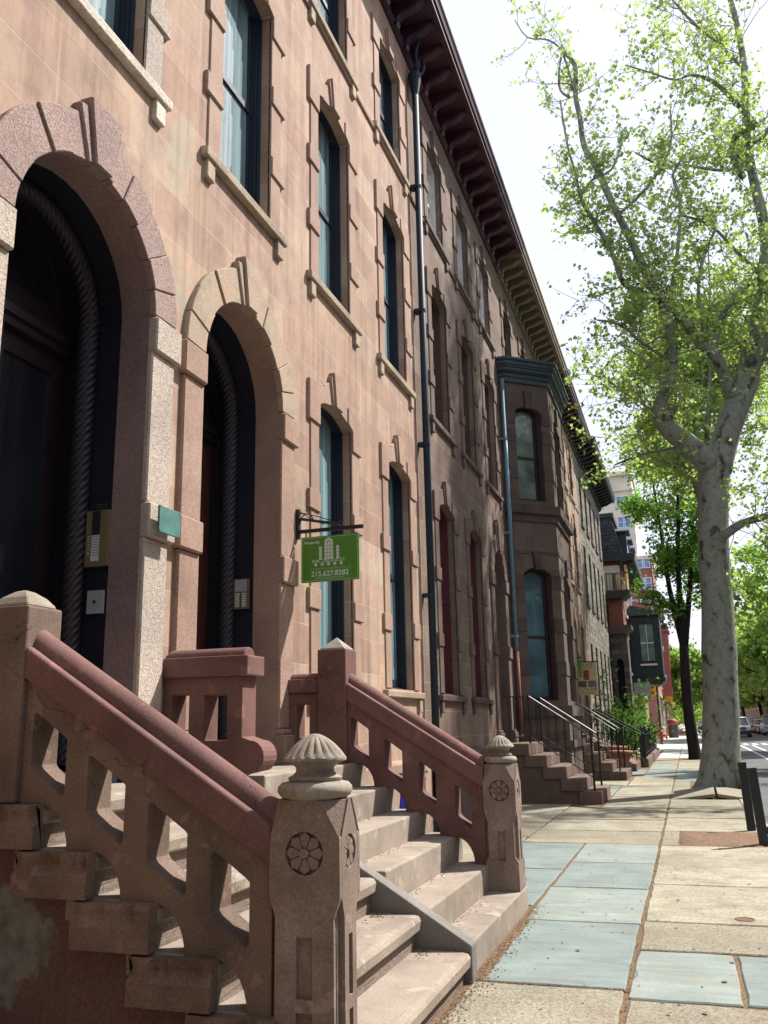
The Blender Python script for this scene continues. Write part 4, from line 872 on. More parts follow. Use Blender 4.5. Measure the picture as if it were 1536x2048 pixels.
scatter('step_litter','fine brown litter lying at the backs of the treads beyond the divider',350,right_steps,0.006,M['grit'],10)
scatter('twigs','small dark twigs and crumbs scattered on the flagstones',160,lambda r_:(-1.3+2.0*r_.random(),4+10*r_.random(),0.004),0.008,M['dirt'],12,0.3)
q=MB(); rg=random.Random(21)
for _ in range(70):
    x,y=rg.uniform(-1.3,0.7),rg.uniform(3.2,16); r=rg.uniform(0.008,0.02); n=8
    if 12<y<13.5 and x>-0.3: continue
    q.add([(x+r*rg.uniform(0.8,1.2)*math.cos(2*PI*i/n),y+r*rg.uniform(0.8,1.2)*math.sin(2*PI*i/n),0.0075) for i in range(n)],[tuple(range(n))])
q.build('gum_spots',plain('trodden_gum',(0.10,0.10,0.095),rough=0.8),label='small dark trodden gum spots dotted over the sidewalk slabs',cat='debris',kind='stuff')
# iron covers set in the sidewalk
for (x,y,r,l) in ((0.27,7.77,0.075,'small round iron cover in the pale slab nearest the camera'),(0.33,16.2,0.09,'small round iron cover in the sidewalk beyond the soil bed')):
    MB().lathe([(r,0),(r,0.006),(r*0.85,0.008),(r*0.8,0.004),(r*0.3,0.004)],x,y,24,cz=0.001).build('iron_cover',M['rust'],label=l,cat='cover',group='iron covers in the sidewalk')
# bollard posts
for (x,y,ln,l) in ((0.735,12.19,-0.055,'nearer of the two leaning black metal posts by the kerb'),(0.685,13.7,-0.035,'farther of the two leaning black metal posts by the kerb')):
    q=MB(); q.prism([(-0.055,-0.02),(0.055,-0.02),(0.055,0.03),(0.045,0.03),(0.045,-0.008),(-0.045,-0.008),(-0.045,0.03),(-0.055,0.03)],'z',-0.02,0.90)
    for z in (0.2,0.4,0.6,0.8): q.box(-0.012,0.012,-0.026,-0.0195,z-0.012,z+0.012)
    o=q.build('metal_post',M['iron'],loc=(x,y,0),label=l,cat='post',group='leaning black posts'); o.rotation_euler=(0.0,ln*1.0,0.1)
q=MB(); q.tube([(0.80,13.35,0.05),(0.92,13.3,0.05),(1.25,13.25,-0.06)],0.045,8); q.box(0.78,0.9,13.28,13.42,0.0,0.04); q.build('pipe_stub',M['iron'],label='low black pipe stub lying on the kerb beside the posts',cat='pipe')
# ---------------------------------------------------------------- wall fixtures
def downspout(label,pts,r,mats,head,split=None):
    t=thing('downspout',label,'downspout',pts[-1]); q=MB(); q.tube(pts if not split else pts[:split+1],r,12); p=q.build('pipe',mats[0],parent=t,smooth=True)
    if split: MB().tube(pts[split:],r*0.97,12).build('lower_pipe',mats[1],parent=t,smooth=True)
    q=MB(); x,y,z=pts[0]; hx,hz=head
    if hz: q.lathe([(r*1.1,-0.32),(r*2.1,0.0),(r*2.15,0.06)],x,y,12,cz=z); q.build('leader_head',mats[0],parent=t)
    for z in (1.2,3.3,5.6,7.8,10.0):
        if z<pts[0][2]-0.4: MB().box(x-0.12,x+r*0.4,y-r*1.3,y+r*1.3,z,z+0.05).lathe([(r*1.12,0),(r*1.12,0.05)],x,y,12,cz=z).build('strap',mats[0],parent=t)
    return t
d=downspout('dark navy downspout between the two brownstones near the centre',[(-3.37,12.33,12.1),(-3.37,12.33,0.05)],0.054,(M['pipe'],),(0,1))
MB().tube([(-3.34,12.36,12.12),(-3.30,12.37,12.16),(-3.24,12.38,12.22),(-3.22,12.39,12.34),(-3.25,12.4,12.5)],0.03,10).build('gooseneck',M['pipe'],parent=d,smooth=True)
MB().tube([(-3.33,12.30,12.12),(-3.30,12.2,12.5),(-3.2,12.15,12.8)],0.03,10).build('inlet_pipe',M['pipe'],parent=d,smooth=True)
downspout('pale blue downspout turning to rust beside the bay window',[(-3.38,19.22,9.3),(-3.38,19.22,3.0),(-3.38,19.22,0.9)],0.05,(M['pipeblue'],M['rust']),(0,0),split=1)
# green hanging sign
S=thing('hanging_sign','green management sign hanging from an iron bracket by the smooth stone arch','sign',(-3.5,7.83,3.2))
q=MB(); q.box(-3.50,-3.465,7.805,7.855,3.30,3.60+0.0)
q.box(-3.465,-2.80,7.818,7.842,3.355,3.39)
q.tube([(-3.49,7.83,3.51),(-3.12,7.83,3.43),(-3.02,7.83,3.385)],0.015,6)
q.tube([(-3.48,7.83,3.575),(-3.3,7.83,3.52),(-3.05,7.83,3.43)],0.005,5); q.tube([(-3.48,7.83,3.575),(-3.2,7.83,3.42)],0.004,5)
q.tube([(-3.46+0.07*(1-math.cos(t)),7.83,3.46+0.09*math.sin(t)) for t in [PI*i/10 for i in range(11)]],0.006,5)
q.tube([(-3.07+0.03*(1-math.cos(t)),7.83,3.40+0.04*math.sin(t)) for t in [PI*i/8 for i in range(9)]],0.006,5)
q.tube([(-3.49,7.83,3.51),(-3.56,7.80,3.53)],0.015,6)
q.build('bracket',M['iron'],parent=S)
sx0,sx1,sz0,sz1=-3.445,-2.845,2.86,3.31
q=MB(); q.box(sx0,sx1,7.822,7.838,sz0,sz1); pn=q.build('panel',M['signgreen'],parent=S)
for x in (-3.40,-2.9):
    MB().tube([(x,7.83,3.355),(x,7.83,3.30)],0.008,6).build('hook',M['steel'],parent=S)
yf=7.8215; q=MB()
def rc(a,b,c,d,m=None): q.box(a,b,yf-0.0015,yf,c,d)
b_=0.012
for a in ((sx0+b_,sx1-b_,sz1-b_-0.003,sz1-b_),(sx0+b_,sx1-b_,sz0+b_,sz0+b_+0.003),(sx0+b_,sx0+b_+0.003,sz0+b_+0.003,sz1-b_-0.003),(sx1-b_-0.003,sx1-b_,sz0+b_+0.003,sz1-b_-0.003)): rc(*a)
u=lambda t: sx0+t*(sx1-sx0); w=lambda t: sz1-t*(sz1-sz0)
cw=0.026; cx0=u(0.408); zt=w(0.165)
for cx_,rows,top in ((u(0.315),4,w(0.235)),(u(0.615),4,w(0.235))):
    for r_ in range(rows): rc(cx_,cx_+0.028,top-r_*0.034-0.029,top-r_*0.034)
for c in range(3):
    for r_ in range(5): rc(cx0+c*0.0315,cx0+c*0.0315+0.028,w(0.155)-r_*0.034-0.029,w(0.155)-r_*0.034)
mx_,mz=cx0+0.0455,w(0.15)
for a0,a1 in ((3,57),(63,117),(123,177)):
    ts=[R(a0+(a1-a0)*i/5) for i in range(6)]
    q.prism([(mx_+0.0455*math.cos(t),mz+0.0455*math.sin(t)) for t in ts]+[(mx_+0.018*math.cos(t),mz+0.018*math.sin(t)) for t in reversed(ts)],'y',yf-0.0015,yf)
q.prism([(mx_+0.014*math.cos(R(180*i/8)),mz+0.014*math.sin(R(180*i/8))) for i in range(9)],'y',yf-0.0015,yf)
for t in (0.235,0.345,0.455,0.565,0.675): rc(u(t),u(t)+0.028,w(0.655),w(0.595))
q.build('logo',M['signink'],parent=pn)
UX,UY=(1,0,0),(0,0,1)
text('lettering','AMC DELANCEY',0.047,M['signink'],pn,(u(0.475),yf,w(0.585)),UX,UY)
text('lettering','Managed By',0.034,M['signink'],pn,(u(0.05),yf,w(0.155)),UX,UY,'LEFT',bold=0.0006)
text('lettering','To Inquire About Availability Please Call',0.029,M['signdim'],pn,(u(0.5),yf,w(0.735)),UX,UY,sx=0.92)
text('lettering','215.627.8282',0.072,M['signink'],pn,(u(0.5),yf,w(0.88)),UX,UY,bold=0.0012)
text('lettering','amcdmanagement.com',0.033,M['signdim'],pn,(u(0.5),yf,w(0.94)),UX,UY,bold=0.0004)
# tan rent sign and the small green sign in front of it
S=thing('hanging_sign','tan rental sign with three pictures hanging beyond the bay window','sign',(-3.5,24.0,2.5))
q=MB(); q.box(-3.5,-2.12,23.99,24.01,3.0,3.03); q.build('bracket',M['iron'],parent=S)
a0,a1,c0,c1=-2.68,-2.15,2.16,3.0
pn=MB().box(a0,a1,23.985,24.005,c0,c1).build('panel',M['signtan'],parent=S)
pm={'p1':plain('red_picture',(0.28,0.05,0.02),var=0.8,scale=14),'p2':plain('olive_picture',(0.10,0.085,0.05),var=0.7,scale=20),'p3':plain('grey_picture',(0.11,0.12,0.13),var=0.6,scale=16)}
for (x0,x1,z0,z1,k) in ((-2.50,-2.35,2.55,2.80,'p1'),(-2.65,-2.43,2.36,2.52,'p2'),(-2.39,-2.18,2.36,2.52,'p3')): MB().box(x0,x1,23.981,23.985,z0,z1).build('picture',pm[k],parent=pn)
yf2=23.9845
text('lettering','RENT',0.125,M['signbrown'],pn,(-2.415,yf2,2.90),UX,UY,sx=1.25)
text('lettering','BEDROOMS',0.062,M['signbrown'],pn,(-2.415,yf2,2.84),UX,UY)
text('lettering','215-735-5700',0.085,M['signbrown'],pn,(-2.415,yf2,2.27),UX,UY)
text('lettering','STOLKER',0.07,M['signbrown'],pn,(-2.415,yf2,2.19),UX,UY,sx=1.3)
S=thing('hanging_sign','small green sign hanging just in front of the tan rental sign','sign',(-3.3,23.5,2.9))
q=MB(); q.box(-3.4,-2.44,23.49,23.51,3.085,3.115); q.build('bracket',M['iron'],parent=S)
pn=MB().box(-2.68,-2.475,23.49,23.505,2.60,3.05).build('panel',M['signgreen'],parent=S)
text('lettering','202',0.06,M['signdim'],pn,(-2.575,23.4895,2.64),UX,UY)
# intercoms, plate, plaque
S=thing('intercom','tall brass intercom with rows of white name tags inside the pink arch','intercom',(-3.82,5.16,2.8))
q=MB(); q.box(-3.915,-3.735,5.125,5.16,2.62,3.02); pl=q.build('plate',M['brass'],parent=S)
MB().box(-3.865,-3.80,5.121,5.125,2.84,3.015).build('speaker_panel',M['black'],parent=pl)
q=MB()
for i in range(8): q.box(-3.865,-3.80,5.121,5.125,2.70+i*0.0185,2.70+i*0.0185+0.0135); q.box(-3.895,-3.88,5.121,5.125,2.70+i*0.0185,2.70+i*0.0185+0.006)
q.box(-3.865,-3.80,5.121,5.125,2.655,2.695); q.build('name_tags',M['white'],parent=pl)
text('house_number','2022',0.05,M['steel'],S,(-3.82,5.1595,3.04),UX,UY)
S=thing('switch_plate','grey metal plate with a round button below the tall brass intercom','plate',(-3.82,5.16,2.36))
pl=MB().box(-3.885,-3.755,5.14,5.16,2.29,2.45).build('plate',M['greyplate'],parent=S)
MB().box(-3.875,-3.765,5.137,5.14,2.30,2.44).build('inner_plate',M['white'],parent=pl) if False else None
MB().lathe([(0.010,0),(0.010,0.012)],0,0,12).rot(Matrix.Translation((-3.82,5.14,2.37))@Matrix.Rotation(R(90),4,'X')).build('button',M['black'],parent=pl)
S=thing('intercom','short brass intercom with two columns of buttons inside the smooth arch','intercom',(-3.85,7.38,2.7))
pl=MB().box(-3.925,-3.775,7.345,7.378,2.58,2.86).build('plate',M['brass'],parent=S)
MB().box(-3.91,-3.79,7.342,7.345,2.74,2.85).build('speaker_panel',M['greyplate'],parent=pl)
q=MB()
for i in range(6):
    q.box(-3.905,-3.862,7.342,7.345,2.60+i*0.022,2.614+i*0.022); q.box(-3.838,-3.795,7.342,7.345,2.60+i*0.022,2.614+i*0.022)
q.build('name_tags',M['white'],parent=pl)
q=MB()
for i in range(6):
    q.box(-3.858,-3.852,7.341,7.345,2.602+i*0.022,2.612+i*0.022); q.box(-3.848,-3.842,7.341,7.345,2.602+i*0.022,2.612+i*0.022)
q.build('buttons',M['black'],parent=pl)
S=thing('plaque','weathered green bronze plaque on the pale jamb between the two arches','plaque',(-3.37,5.31,2.93))
pl=MB().box(-3.374,-3.358,5.185,5.46,2.84,3.03).build('plate',M['verd'],parent=S,bevel=0.003)
q=MB()
for y in (5.195,5.45):
    for z in (2.85,3.02): q.box(-3.358,-3.355,y-0.004,y+0.004,z-0.004,z+0.004)
q.build('rivets',M['brass'],parent=pl)
# terracotta urns by the far stoop
def urn(label,x,y,s):
    u=thing('planter_urn',label,'planter',(x,y,0),'terracotta planters')
    MB().lathe([(0.16*s,0),(0.17*s,0.05*s),(0.12*s,0.09*s),(0.13*s,0.16*s),(0.2*s,0.3*s),(0.26*s,0.42*s),(0.25*s,0.47*s),(0.31*s,0.5*s),(0.315*s,0.56*s),(0.26*s,0.565*s)],x,y,24).build('bowl',M['terra'],parent=u,smooth=True)
    MB().lathe([(0.25*s,0),(0.2*s,0.01)],x,y,24,cz=0.54*s).build('soil',M['dirt'],parent=u)
urn('terracotta planter nearer the block steps beyond the bay window',-1.95,27.3,1.15); urn('terracotta planter farther along, before the black fence',-2.25,29.0,1.3)
# bicycle behind the second stoop
def wheel(q,c,r,n=28):
    q.tube([(c[0],c[1]+r*math.cos(2*PI*i/n),c[2]+r*math.sin(2*PI*i/n)) for i in range(n+1)],0.016,6,caps=False)
    for i in range(12): q.tube([c,(c[0],c[1]+r*math.cos(2*PI*i/12),c[2]+r*math.sin(2*PI*i/12))],0.0015,3)
B=thing('bicycle','blue bicycle leaning behind the reddish stoop rail','bicycle',(-2.75,9.0,0)); bx=-2.75
for yy in (8.55,9.6):
    q=MB(); wheel(q,(bx,yy,0.34),0.33); q.build('wheel',M['black'],parent=B)
blu=plain('blue_bicycle_paint',(0.01,0.02,0.45),rough=0.3); teal=plain('teal_grip',(0.02,0.3,0.3))
q=MB(); P_=[(bx,8.55,0.34),(bx,8.72,0.82),(bx,9.05,0.34),(bx,9.22,0.80),(bx,9.6,0.34)]
for a,b in ((0,1),(1,2),(1,3),(2,3),(2,4),(3,4)): q.tube([P_[a],P_[b]],0.02,8)
q.tube([P_[1],(bx,8.66,1.02)],0.022,8); q.tube([P_[3],(bx,9.25,0.92)],0.016,8)
q.build('bicycle_frame',blu,parent=B)
q=MB(); q.tube([(bx-0.27,8.72,1.05),(bx-0.1,8.66,1.03),(bx+0.1,8.66,1.03),(bx+0.27,8.72,1.05)],0.014,8); q.build('handlebar',teal,parent=B)
q=MB(); q.prism([(9.10,0.93),(9.40,0.92),(9.40,0.96),(9.10,0.95)],'x',bx-0.06,bx+0.06); q.build('saddle',M['black'],parent=B,bevel=0.01)
# ---------------------------------------------------------------- trees
SYC=[
('trunk',[(0.43, 20.6, -0.01, 0.546), (0.49, 20.6, 0.24, 0.463), (0.59, 20.6, 0.85, 0.413), (0.7, 20.6, 1.88, 0.385), (0.77, 20.6, 2.94, 0.379), (0.85, 20.6, 4.02, 0.351), (0.87, 20.6, 4.91, 0.354), (0.94, 20.6, 5.7, 0.346), (1.02, 20.6, 6.5, 0.349), (1.14, 20.6, 7.08, 0.351)]),
('main',[(1.12, 20.6, 6.96, 0.373), (1.43, 20.7, 7.78, 0.32), (1.8, 20.8, 8.62, 0.299), (2.02, 20.9, 9.11, 0.301), (2.24, 21.0, 9.87, 0.258), (2.49, 21.1, 10.63, 0.236), (2.72, 21.2, 11.68, 0.203), (2.9, 21.3, 12.76, 0.182), (2.87, 21.4, 13.64, 0.16), (2.8, 21.5, 14.7, 0.138), (2.78, 21.5, 15.42, 0.126), (2.82, 21.6, 16.27, 0.115), (2.96, 21.7, 17.89, 0.104), (2.95, 21.8, 19.33, 0.093), (2.83, 21.8, 20.53, 0.081)]),
('left',[(1.0, 20.5, 7.06, 0.293), (0.66, 20.2, 7.43, 0.258), (0.27, 20.0, 7.77, 0.236), (0.05, 19.8, 8.09, 0.213), (0.12, 19.7, 8.46, 0.179), (0.3, 19.6, 8.87, 0.157), (0.44, 19.6, 9.57, 0.146), (0.4, 19.5, 10.27, 0.136), (0.3, 19.5, 10.78, 0.125), (0.02, 19.5, 11.59, 0.115), (-0.22, 19.4, 12.35, 0.105), (-0.53, 19.4, 13.27, 0.094), (-0.83, 19.3, 14.28, 0.095), (-1.09, 19.3, 15.0, 0.085), (-1.13, 19.2, 15.73, 0.073), (-1.19, 19.2, 16.38, 0.073), (-1.14, 19.2, 17.23, 0.062), (-1.42, 19.2, 17.67, 0.037)]),
('mid',[(1.72, 20.7, 8.71, 0.23), (1.52, 20.4, 9.06, 0.171), (1.36, 20.0, 9.45, 0.169), (1.1, 19.9, 9.72, 0.158), (0.79, 19.7, 10.17, 0.125), (0.44, 19.5, 10.69, 0.102), (-0.03, 19.4, 10.94, 0.091), (-0.47, 19.3, 11.25, 0.08), (-0.61, 19.2, 11.81, 0.069), (-0.84, 19.1, 12.44, 0.058), (-1.08, 19.1, 13.01, 0.053), (-1.26, 19.0, 13.5, 0.047), (-1.33, 19.0, 14.14, 0.036), (-1.46, 19.0, 14.91, 0.03), (-1.55, 19.0, 16.19, 0.022)]),
('midb',[(-1.26, 19.0, 13.5, 0.035), (-0.96, 19.2, 13.98, 0.036), (-0.52, 19.3, 14.21, 0.03), (-0.28, 19.4, 14.76, 0.024), (-0.19, 19.4, 15.14, 0.018)]),
('midc',[(1.3, 20.0, 9.54, 0.102), (1.48, 20.3, 10.2, 0.092), (1.7, 20.5, 10.69, 0.082), (1.99, 20.8, 11.23, 0.071), (2.3, 21.0, 11.46, 0.066), (2.69, 21.2, 11.88, 0.06)]),
('right',[(1.9, 20.8, 8.85, 0.184), (2.21, 20.6, 9.34, 0.172), (2.59, 20.5, 9.97, 0.148), (3.18, 20.4, 10.69, 0.125), (3.85, 20.3, 12.01, 0.102), (4.43, 20.2, 13.48, 0.068)]),
('low',[(1.0, 20.4, 5.34, 0.154), (1.25, 20.2, 5.46, 0.12), (1.55, 20.0, 5.58, 0.097), (2.04, 19.8, 5.65, 0.084), (2.61, 19.6, 5.77, 0.062), (3.4, 19.5, 6.19, 0.041)]),
('bend',[(2.58, 21.5, 14.68, 0.1), (2.45, 21.3, 14.87, 0.1), (2.39, 21.2, 15.46, 0.1), (2.59, 21.1, 15.7, 0.1), (2.93, 21.0, 15.72, 0.099)]),
('fork',[(2.96, 21.0, 15.72, 0.087), (2.63, 20.8, 16.19, 0.074), (2.26, 20.6, 16.67, 0.068), (1.99, 20.4, 16.85, 0.062), (1.53, 20.2, 16.97, 0.043), (1.16, 20.0, 16.77, 0.031), (0.6, 20.0, 17.15, 0.025), (0.03, 20.0, 17.53, 0.019)]),
('lefta',[(2.43, 21.2, 14.74, 0.05), (1.88, 20.8, 14.61, 0.043), (1.19, 20.4, 14.65, 0.037), (0.61, 20.2, 14.66, 0.031), (0.06, 20.0, 15.01, 0.024)]),
('leftb',[(-1.2, 19.2, 16.39, 0.037), (-1.42, 19.2, 17.67, 0.031), (-1.76, 19.2, 18.15, 0.025), (-2.25, 19.2, 18.37, 0.019), (-2.54, 19.2, 18.98, 0.013)]),
('leftc',[(-1.42, 19.2, 17.67, 0.031), (-1.52, 19.0, 17.03, 0.031), (-1.53, 19.0, 16.47, 0.03), (-1.32, 19.1, 16.27, 0.037)]),
('leftd',[(0.3, 20.0, 8.06, 0.034), (0.11, 19.2, 8.75, 0.027), (-0.16, 18.8, 9.1, 0.022), (-0.64, 18.4, 9.37, 0.016)]),
('leftu',[(0.42, 19.5, 10.51, 0.057), (0.77, 19.4, 11.89, 0.046), (0.94, 19.4, 13.14, 0.046), (0.84, 19.4, 13.81, 0.035), (1.15, 19.4, 14.27, 0.029)]),
('ru',[(2.74, 21.5, 15.58, 0.051), (3.19, 21.4, 15.68, 0.05), (3.62, 21.3, 16.51, 0.038)]),
('leftx',[(0.23, 20.0, 7.95, 0.045), (-0.27, 20.6, 8.71, 0.041), (-0.82, 21.0, 9.31, 0.036), (-1.28, 21.4, 9.99, 0.025)]),
('lefty',[(0.35, 19.6, 9.35, 0.045), (-0.13, 19.4, 9.7, 0.039), (-0.63, 19.2, 10.19, 0.034), (-1.1, 19.0, 10.3, 0.023)]),
('leftz',[(0.56, 20.2, 7.5, 0.056), (0.07, 20.8, 7.62, 0.047), (-0.51, 21.3, 7.71, 0.036), (-1.13, 21.8, 7.67, 0.025)]),
('topa',[(-0.47, 19.4, 13.06, 0.047), (0.2, 19.8, 13.82, 0.036), (0.87, 20.2, 15.01, 0.031), (0.99, 20.4, 16.26, 0.025)]),
('topb',[(2.96, 21.7, 17.89, 0.052), (2.43, 21.4, 18.57, 0.039), (1.74, 21.0, 19.21, 0.033), (1.21, 20.8, 20.14, 0.026)]),
('topc',[(2.72, 21.2, 11.68, 0.072), (2.13, 21.0, 12.49, 0.048), (1.61, 20.6, 13.04, 0.042), (0.94, 20.3, 13.28, 0.036)]),
('rightx',[(2.13, 20.8, 9.55, 0.069), (2.68, 20.2, 9.22, 0.045), (3.0, 20.0, 8.63, 0.033)]),
('midx',[(1.25, 20.0, 9.61, 0.068), (1.12, 19.8, 10.53, 0.045), (1.22, 19.8, 11.51, 0.04), (1.64, 19.8, 12.44, 0.035)]),

]
def rvec(r_): 
    while True:
        v=Vector((r_.uniform(-1,1),r_.uniform(-1,1),r_.uniform(-1,1)))
        if 0.05<v.length<1: return v.normalized()
class Tree:
    def __init__(s,seed): s.r=random.Random(seed); s.q=MB(); s.lv=[]
    def limb(s,pts,rad,n=9):
        # smooth the path with a few Catmull points
        P_=[Vector(p) for p in pts]; out=[];ro=[]
        if not hasattr(rad,'__len__'): rad=[rad]*len(P_)
        for i in range(len(P_)-1):
            p0,p1,p2,p3=P_[max(i-1,0)],P_[i],P_[i+1],P_[min(i+2,len(P_)-1)]
            for k in range(3):
                t=k/3; out.append(0.5*((2*p1)+(-p0+p2)*t+(2*p0-5*p1+4*p2-p3)*t*t+(-p0+3*p1-3*p2+p3)*t**3)); ro.append(rad[i]+(rad[i+1]-rad[i])*t)
        out.append(P_[-1]); ro.append(rad[-1]); s.q.tube(out,ro,n); return out,ro
    def twig(s,p,d,L_,r0,leaves,depth=0,clump=0.16):
        r_=s.r; n=5; pts=[p]; c=Vector(p); d=d.normalized()
        for i in range(n):
            d=(d+rvec(r_)*0.28+Vector((0,0,0.06))).normalized(); c=c+d*(L_/n); pts.append(c.copy())
        s.q.tube(pts,[r0*(1-0.75*i/n) for i in range(n+1)],4 if r0<0.02 else 6,caps=False)
        if depth>0:
            for i in range(2,n+1):
                for _ in range(r_.choice((1,2)) if i<n else 2):
                    s.twig(pts[i],(d*0.6+rvec(r_)*0.9).normalized(),L_*r_.uniform(0.35,0.6),r0*0.5,leaves,depth-1,clump)
        else:
            for i in range(2,n+1):
                k=max(1,int(leaves*r_.uniform(0.3,1.2)))
                for _ in range(k): s.lv.append(tuple(pts[i]+rvec(r_)*clump*r_.uniform(0.2,1.5)))
    def crown(s,parent,mat,size,lobed=False,name='crown'):
        a=np.array(s.lv,dtype=np.float64); n=len(a); g=np.random.default_rng(s.r.randrange(9999))
        up=np.array([0,0,1.0]); nrm=g.normal(size=(n,3)); nrm[:,2]=np.abs(nrm[:,2])*0.9+0.25; nrm/=np.linalg.norm(nrm,axis=1)[:,None]
        t=g.normal(size=(n,3)); t[:,2]-=0.5; t-=nrm*(t*nrm).sum(1)[:,None]; t/=np.linalg.norm(t,axis=1)[:,None]; b=np.cross(nrm,t)
        sz=(size*g.uniform(0.55,1.25,size=n))[:,None]
        if lobed:
            co=[(0,0,0),(0.35,0.5,0.10),(0.62,0.33,0.05),(1.0,0,-0.05),(0.62,-0.33,0.05),(0.35,-0.5,0.10)]; fs=[(0,1,2,3),(0,3,4,5)]
        else:
            co=[(0,0,0),(0.45,0.42,0.08),(1,0,-0.05),(0.45,-0.42,0.08)]; fs=[(0,1,2,3)]
        V=np.stack([a+t*sz*(c[0]-0.4)+b*sz*c[1]+nrm*sz*c[2] for c in co],axis=1).reshape(-1,3); m=len(co)
        F=np.concatenate([np.arange(n)[:,None]*m+np.array(f)[None,:] for f in fs],axis=0)
        me=bpy.data.meshes.new(name); me.vertices.add(len(V)); me.vertices.foreach_set('co',V.ravel())
        nf=len(F); me.loops.add(nf*4); me.loops.foreach_set('vertex_index',F.ravel().astype(np.int32)); me.polygons.add(nf)
        me.polygons.foreach_set('loop_start',np.arange(0,nf*4,4,dtype=np.int32)); me.polygons.foreach_set('loop_total',np.full(nf,4,dtype=np.int32))
        me.update(calc_edges=True); me.validate(); me.materials.append(mat)
        o=bpy.data.objects.new(name,me); col.objects.link(o); setp(o,parent); return o
LY=leafmat('young_sycamore_leaf',(0.27,0.35,0.14),(0.37,0.46,0.20),(0.48,0.54,0.28),tr=0.5)
LG=leafmat('green_maple_leaf',(0.10,0.20,0.055),(0.16,0.29,0.08),(0.24,0.38,0.12),tr=0.55)
LL=leafmat('lime_leaf',(0.17,0.27,0.075),(0.25,0.36,0.11),(0.34,0.43,0.16),tr=0.5)
LS=leafmat('shrub_leaf',(0.06,0.16,0.03),(0.12,0.26,0.05),(0.18,0.34,0.09),tr=0.35)
BS=bark('sycamore_bark',[(0.30,(0.06,0.052,0.045)),(0.38,(0.11,0.105,0.085)),(0.41,(0.21,0.222,0.19)),(0.52,(0.25,0.265,0.23)),(0.60,(0.285,0.30,0.26)),(0.63,(0.20,0.21,0.175))],scale=6.0,zs=0.6)
BD=bark('dark_furrowed_bark',[(0.3,(0.014,0.012,0.012)),(0.6,(0.035,0.03,0.028)),(0.8,(0.05,0.045,0.04))],scale=9,zs=0.2)
def sycamore():
    root=thing('sycamore_tree','big sycamore with pale mottled bark lifting the sidewalk slabs beside the kerb','tree',(0.55,20.6,0))
    T=Tree(11); r_=T.r
    paths={}
    for name,pts in SYC:
        p=[a[:3] for a in pts]; rr=[a[3] for a in pts]
        if name!='trunk': rr=[q_*(0.93 if q_>0.2 else 0.86) for q_ in rr]
        else: rr=[rr[0]*1.06]+[q_*0.94 for q_ in rr[1:]]
        if name=='trunk': p[0]=(p[0][0],p[0][1],-0.05)
        st=len(T.q.v); o,ro=T.limb(p,rr,22 if name=='trunk' else 10); paths[name]=(o,ro)
        if name=='trunk':   # flared, fluted base and knots
            for i in range(st,len(T.q.v)):
                x,y,z=T.q.v[i]; cx,cy=0.55,20.6
                a=math.atan2(y-cy,x-cx); k=max(0,1-z/1.3)**2
                f=1+0.07*math.sin(5*a+1)*(0.3+k)+0.10*k*math.sin(3*a+2)+0.02*math.sin(z*5+a*2)
                T.q.v[i]=(cx+(x-cx)*f,cy+(y-cy)*f,z) if z<3 else (x,y,z)
    # burl on the street side
    st=len(T.q.v); T.q.lathe([(0.02,-0.36),(0.14,-0.32),(0.22,-0.2),(0.23,0.0),(0.17,0.14),(0.09,0.21),(0.01,0.24)],0,0,18)
    rb=random.Random(2)
    for i in range(st,len(T.q.v)):
        x,y,z=T.q.v[i]; f=1+0.16*math.sin(7*x*9+z*11)+rb.uniform(-0.05,0.05); T.q.v[i]=(0.98+x*f*0.8,20.5+y*f*1.3,0.34+z+0.03*math.sin(x*30))
    for zz,aa in ():
        st=len(T.q.v); T.q.lathe([(0.01,-0.14),(0.10,-0.10),(0.13,0),(0.09,0.1),(0.01,0.14)],0.62+0.30*math.cos(aa)+zz*0.03,20.6-0.2+0.1*math.sin(aa),10,cz=zz)
    T.q.build('trunk',BS,parent=root,smooth=True)
    T.q=MB()
    def sprout(name,f0,f1,k,L0,L1,lv,depth,bias=(0,0,0.25)):
        k=max(4,int(k*0.68))
        o,ro=paths[name]
        for _ in range(k):
            t=f0+(f1-f0)*r_.random(); i=min(len(o)-2,int(t*(len(o)-1))); d=(o[i+1]-o[i]).normalized()
            dr=(rvec(r_)+d*0.4+Vector(bias)).normalized(); T.twig(o[i],dr,r_.uniform(L0,L1),min(0.013,ro[i]*0.3+0.004),lv*1.45,depth,0.105)
    sprout('main',0.28,1,60,0.9,2.2,3.4,1); sprout('left',0.45,1,44,0.7,1.5,3.0,1); sprout('left',0.12,0.45,16,0.9,1.6,3.2,1,(-0.2,-0.3,0))
    sprout('mid',0.15,0.6,34,0.8,1.9,3.2,1); sprout('mid',0.55,1,34,0.6,1.2,2.8,1); sprout('midb',0,1,8,0.4,0.9,2.4,1)
    sprout('midc',0.1,1,20,0.8,1.8,3.0,1); sprout('right',0.1,1,46,0.9,2.2,3.2,1); sprout('low',0.1,1,34,0.7,1.8,3.2,1,(0,0,-0.1))
    sprout('fork',0,1,40,0.6,1.3,2.8,1); sprout('lefta',0,1,24,0.6,1.3,2.8,1); sprout('leftb',0,1,9,0.4,0.8,1.4,1); sprout('leftd',0,1,10,0.5,1.0,2.6,1)
    sprout('leftu',0,1,14,0.5,1.1,2.4,1); sprout('ru',0,1,16,0.6,1.4,2.8,1); sprout('bend',0,1,8,0.6,1.4,2.6,1)
    for nm,k in (('leftx',34),('lefty',30),('leftz',14),('topa',24),('topb',30),('topc',26),('rightx',22),('midx',24)): sprout(nm,0.1,1,k,0.6,1.5,3.2,1)
    sprout('left',0.1,0.6,26,1.0,2.0,3.4,1,(-0.3,0.2,0))
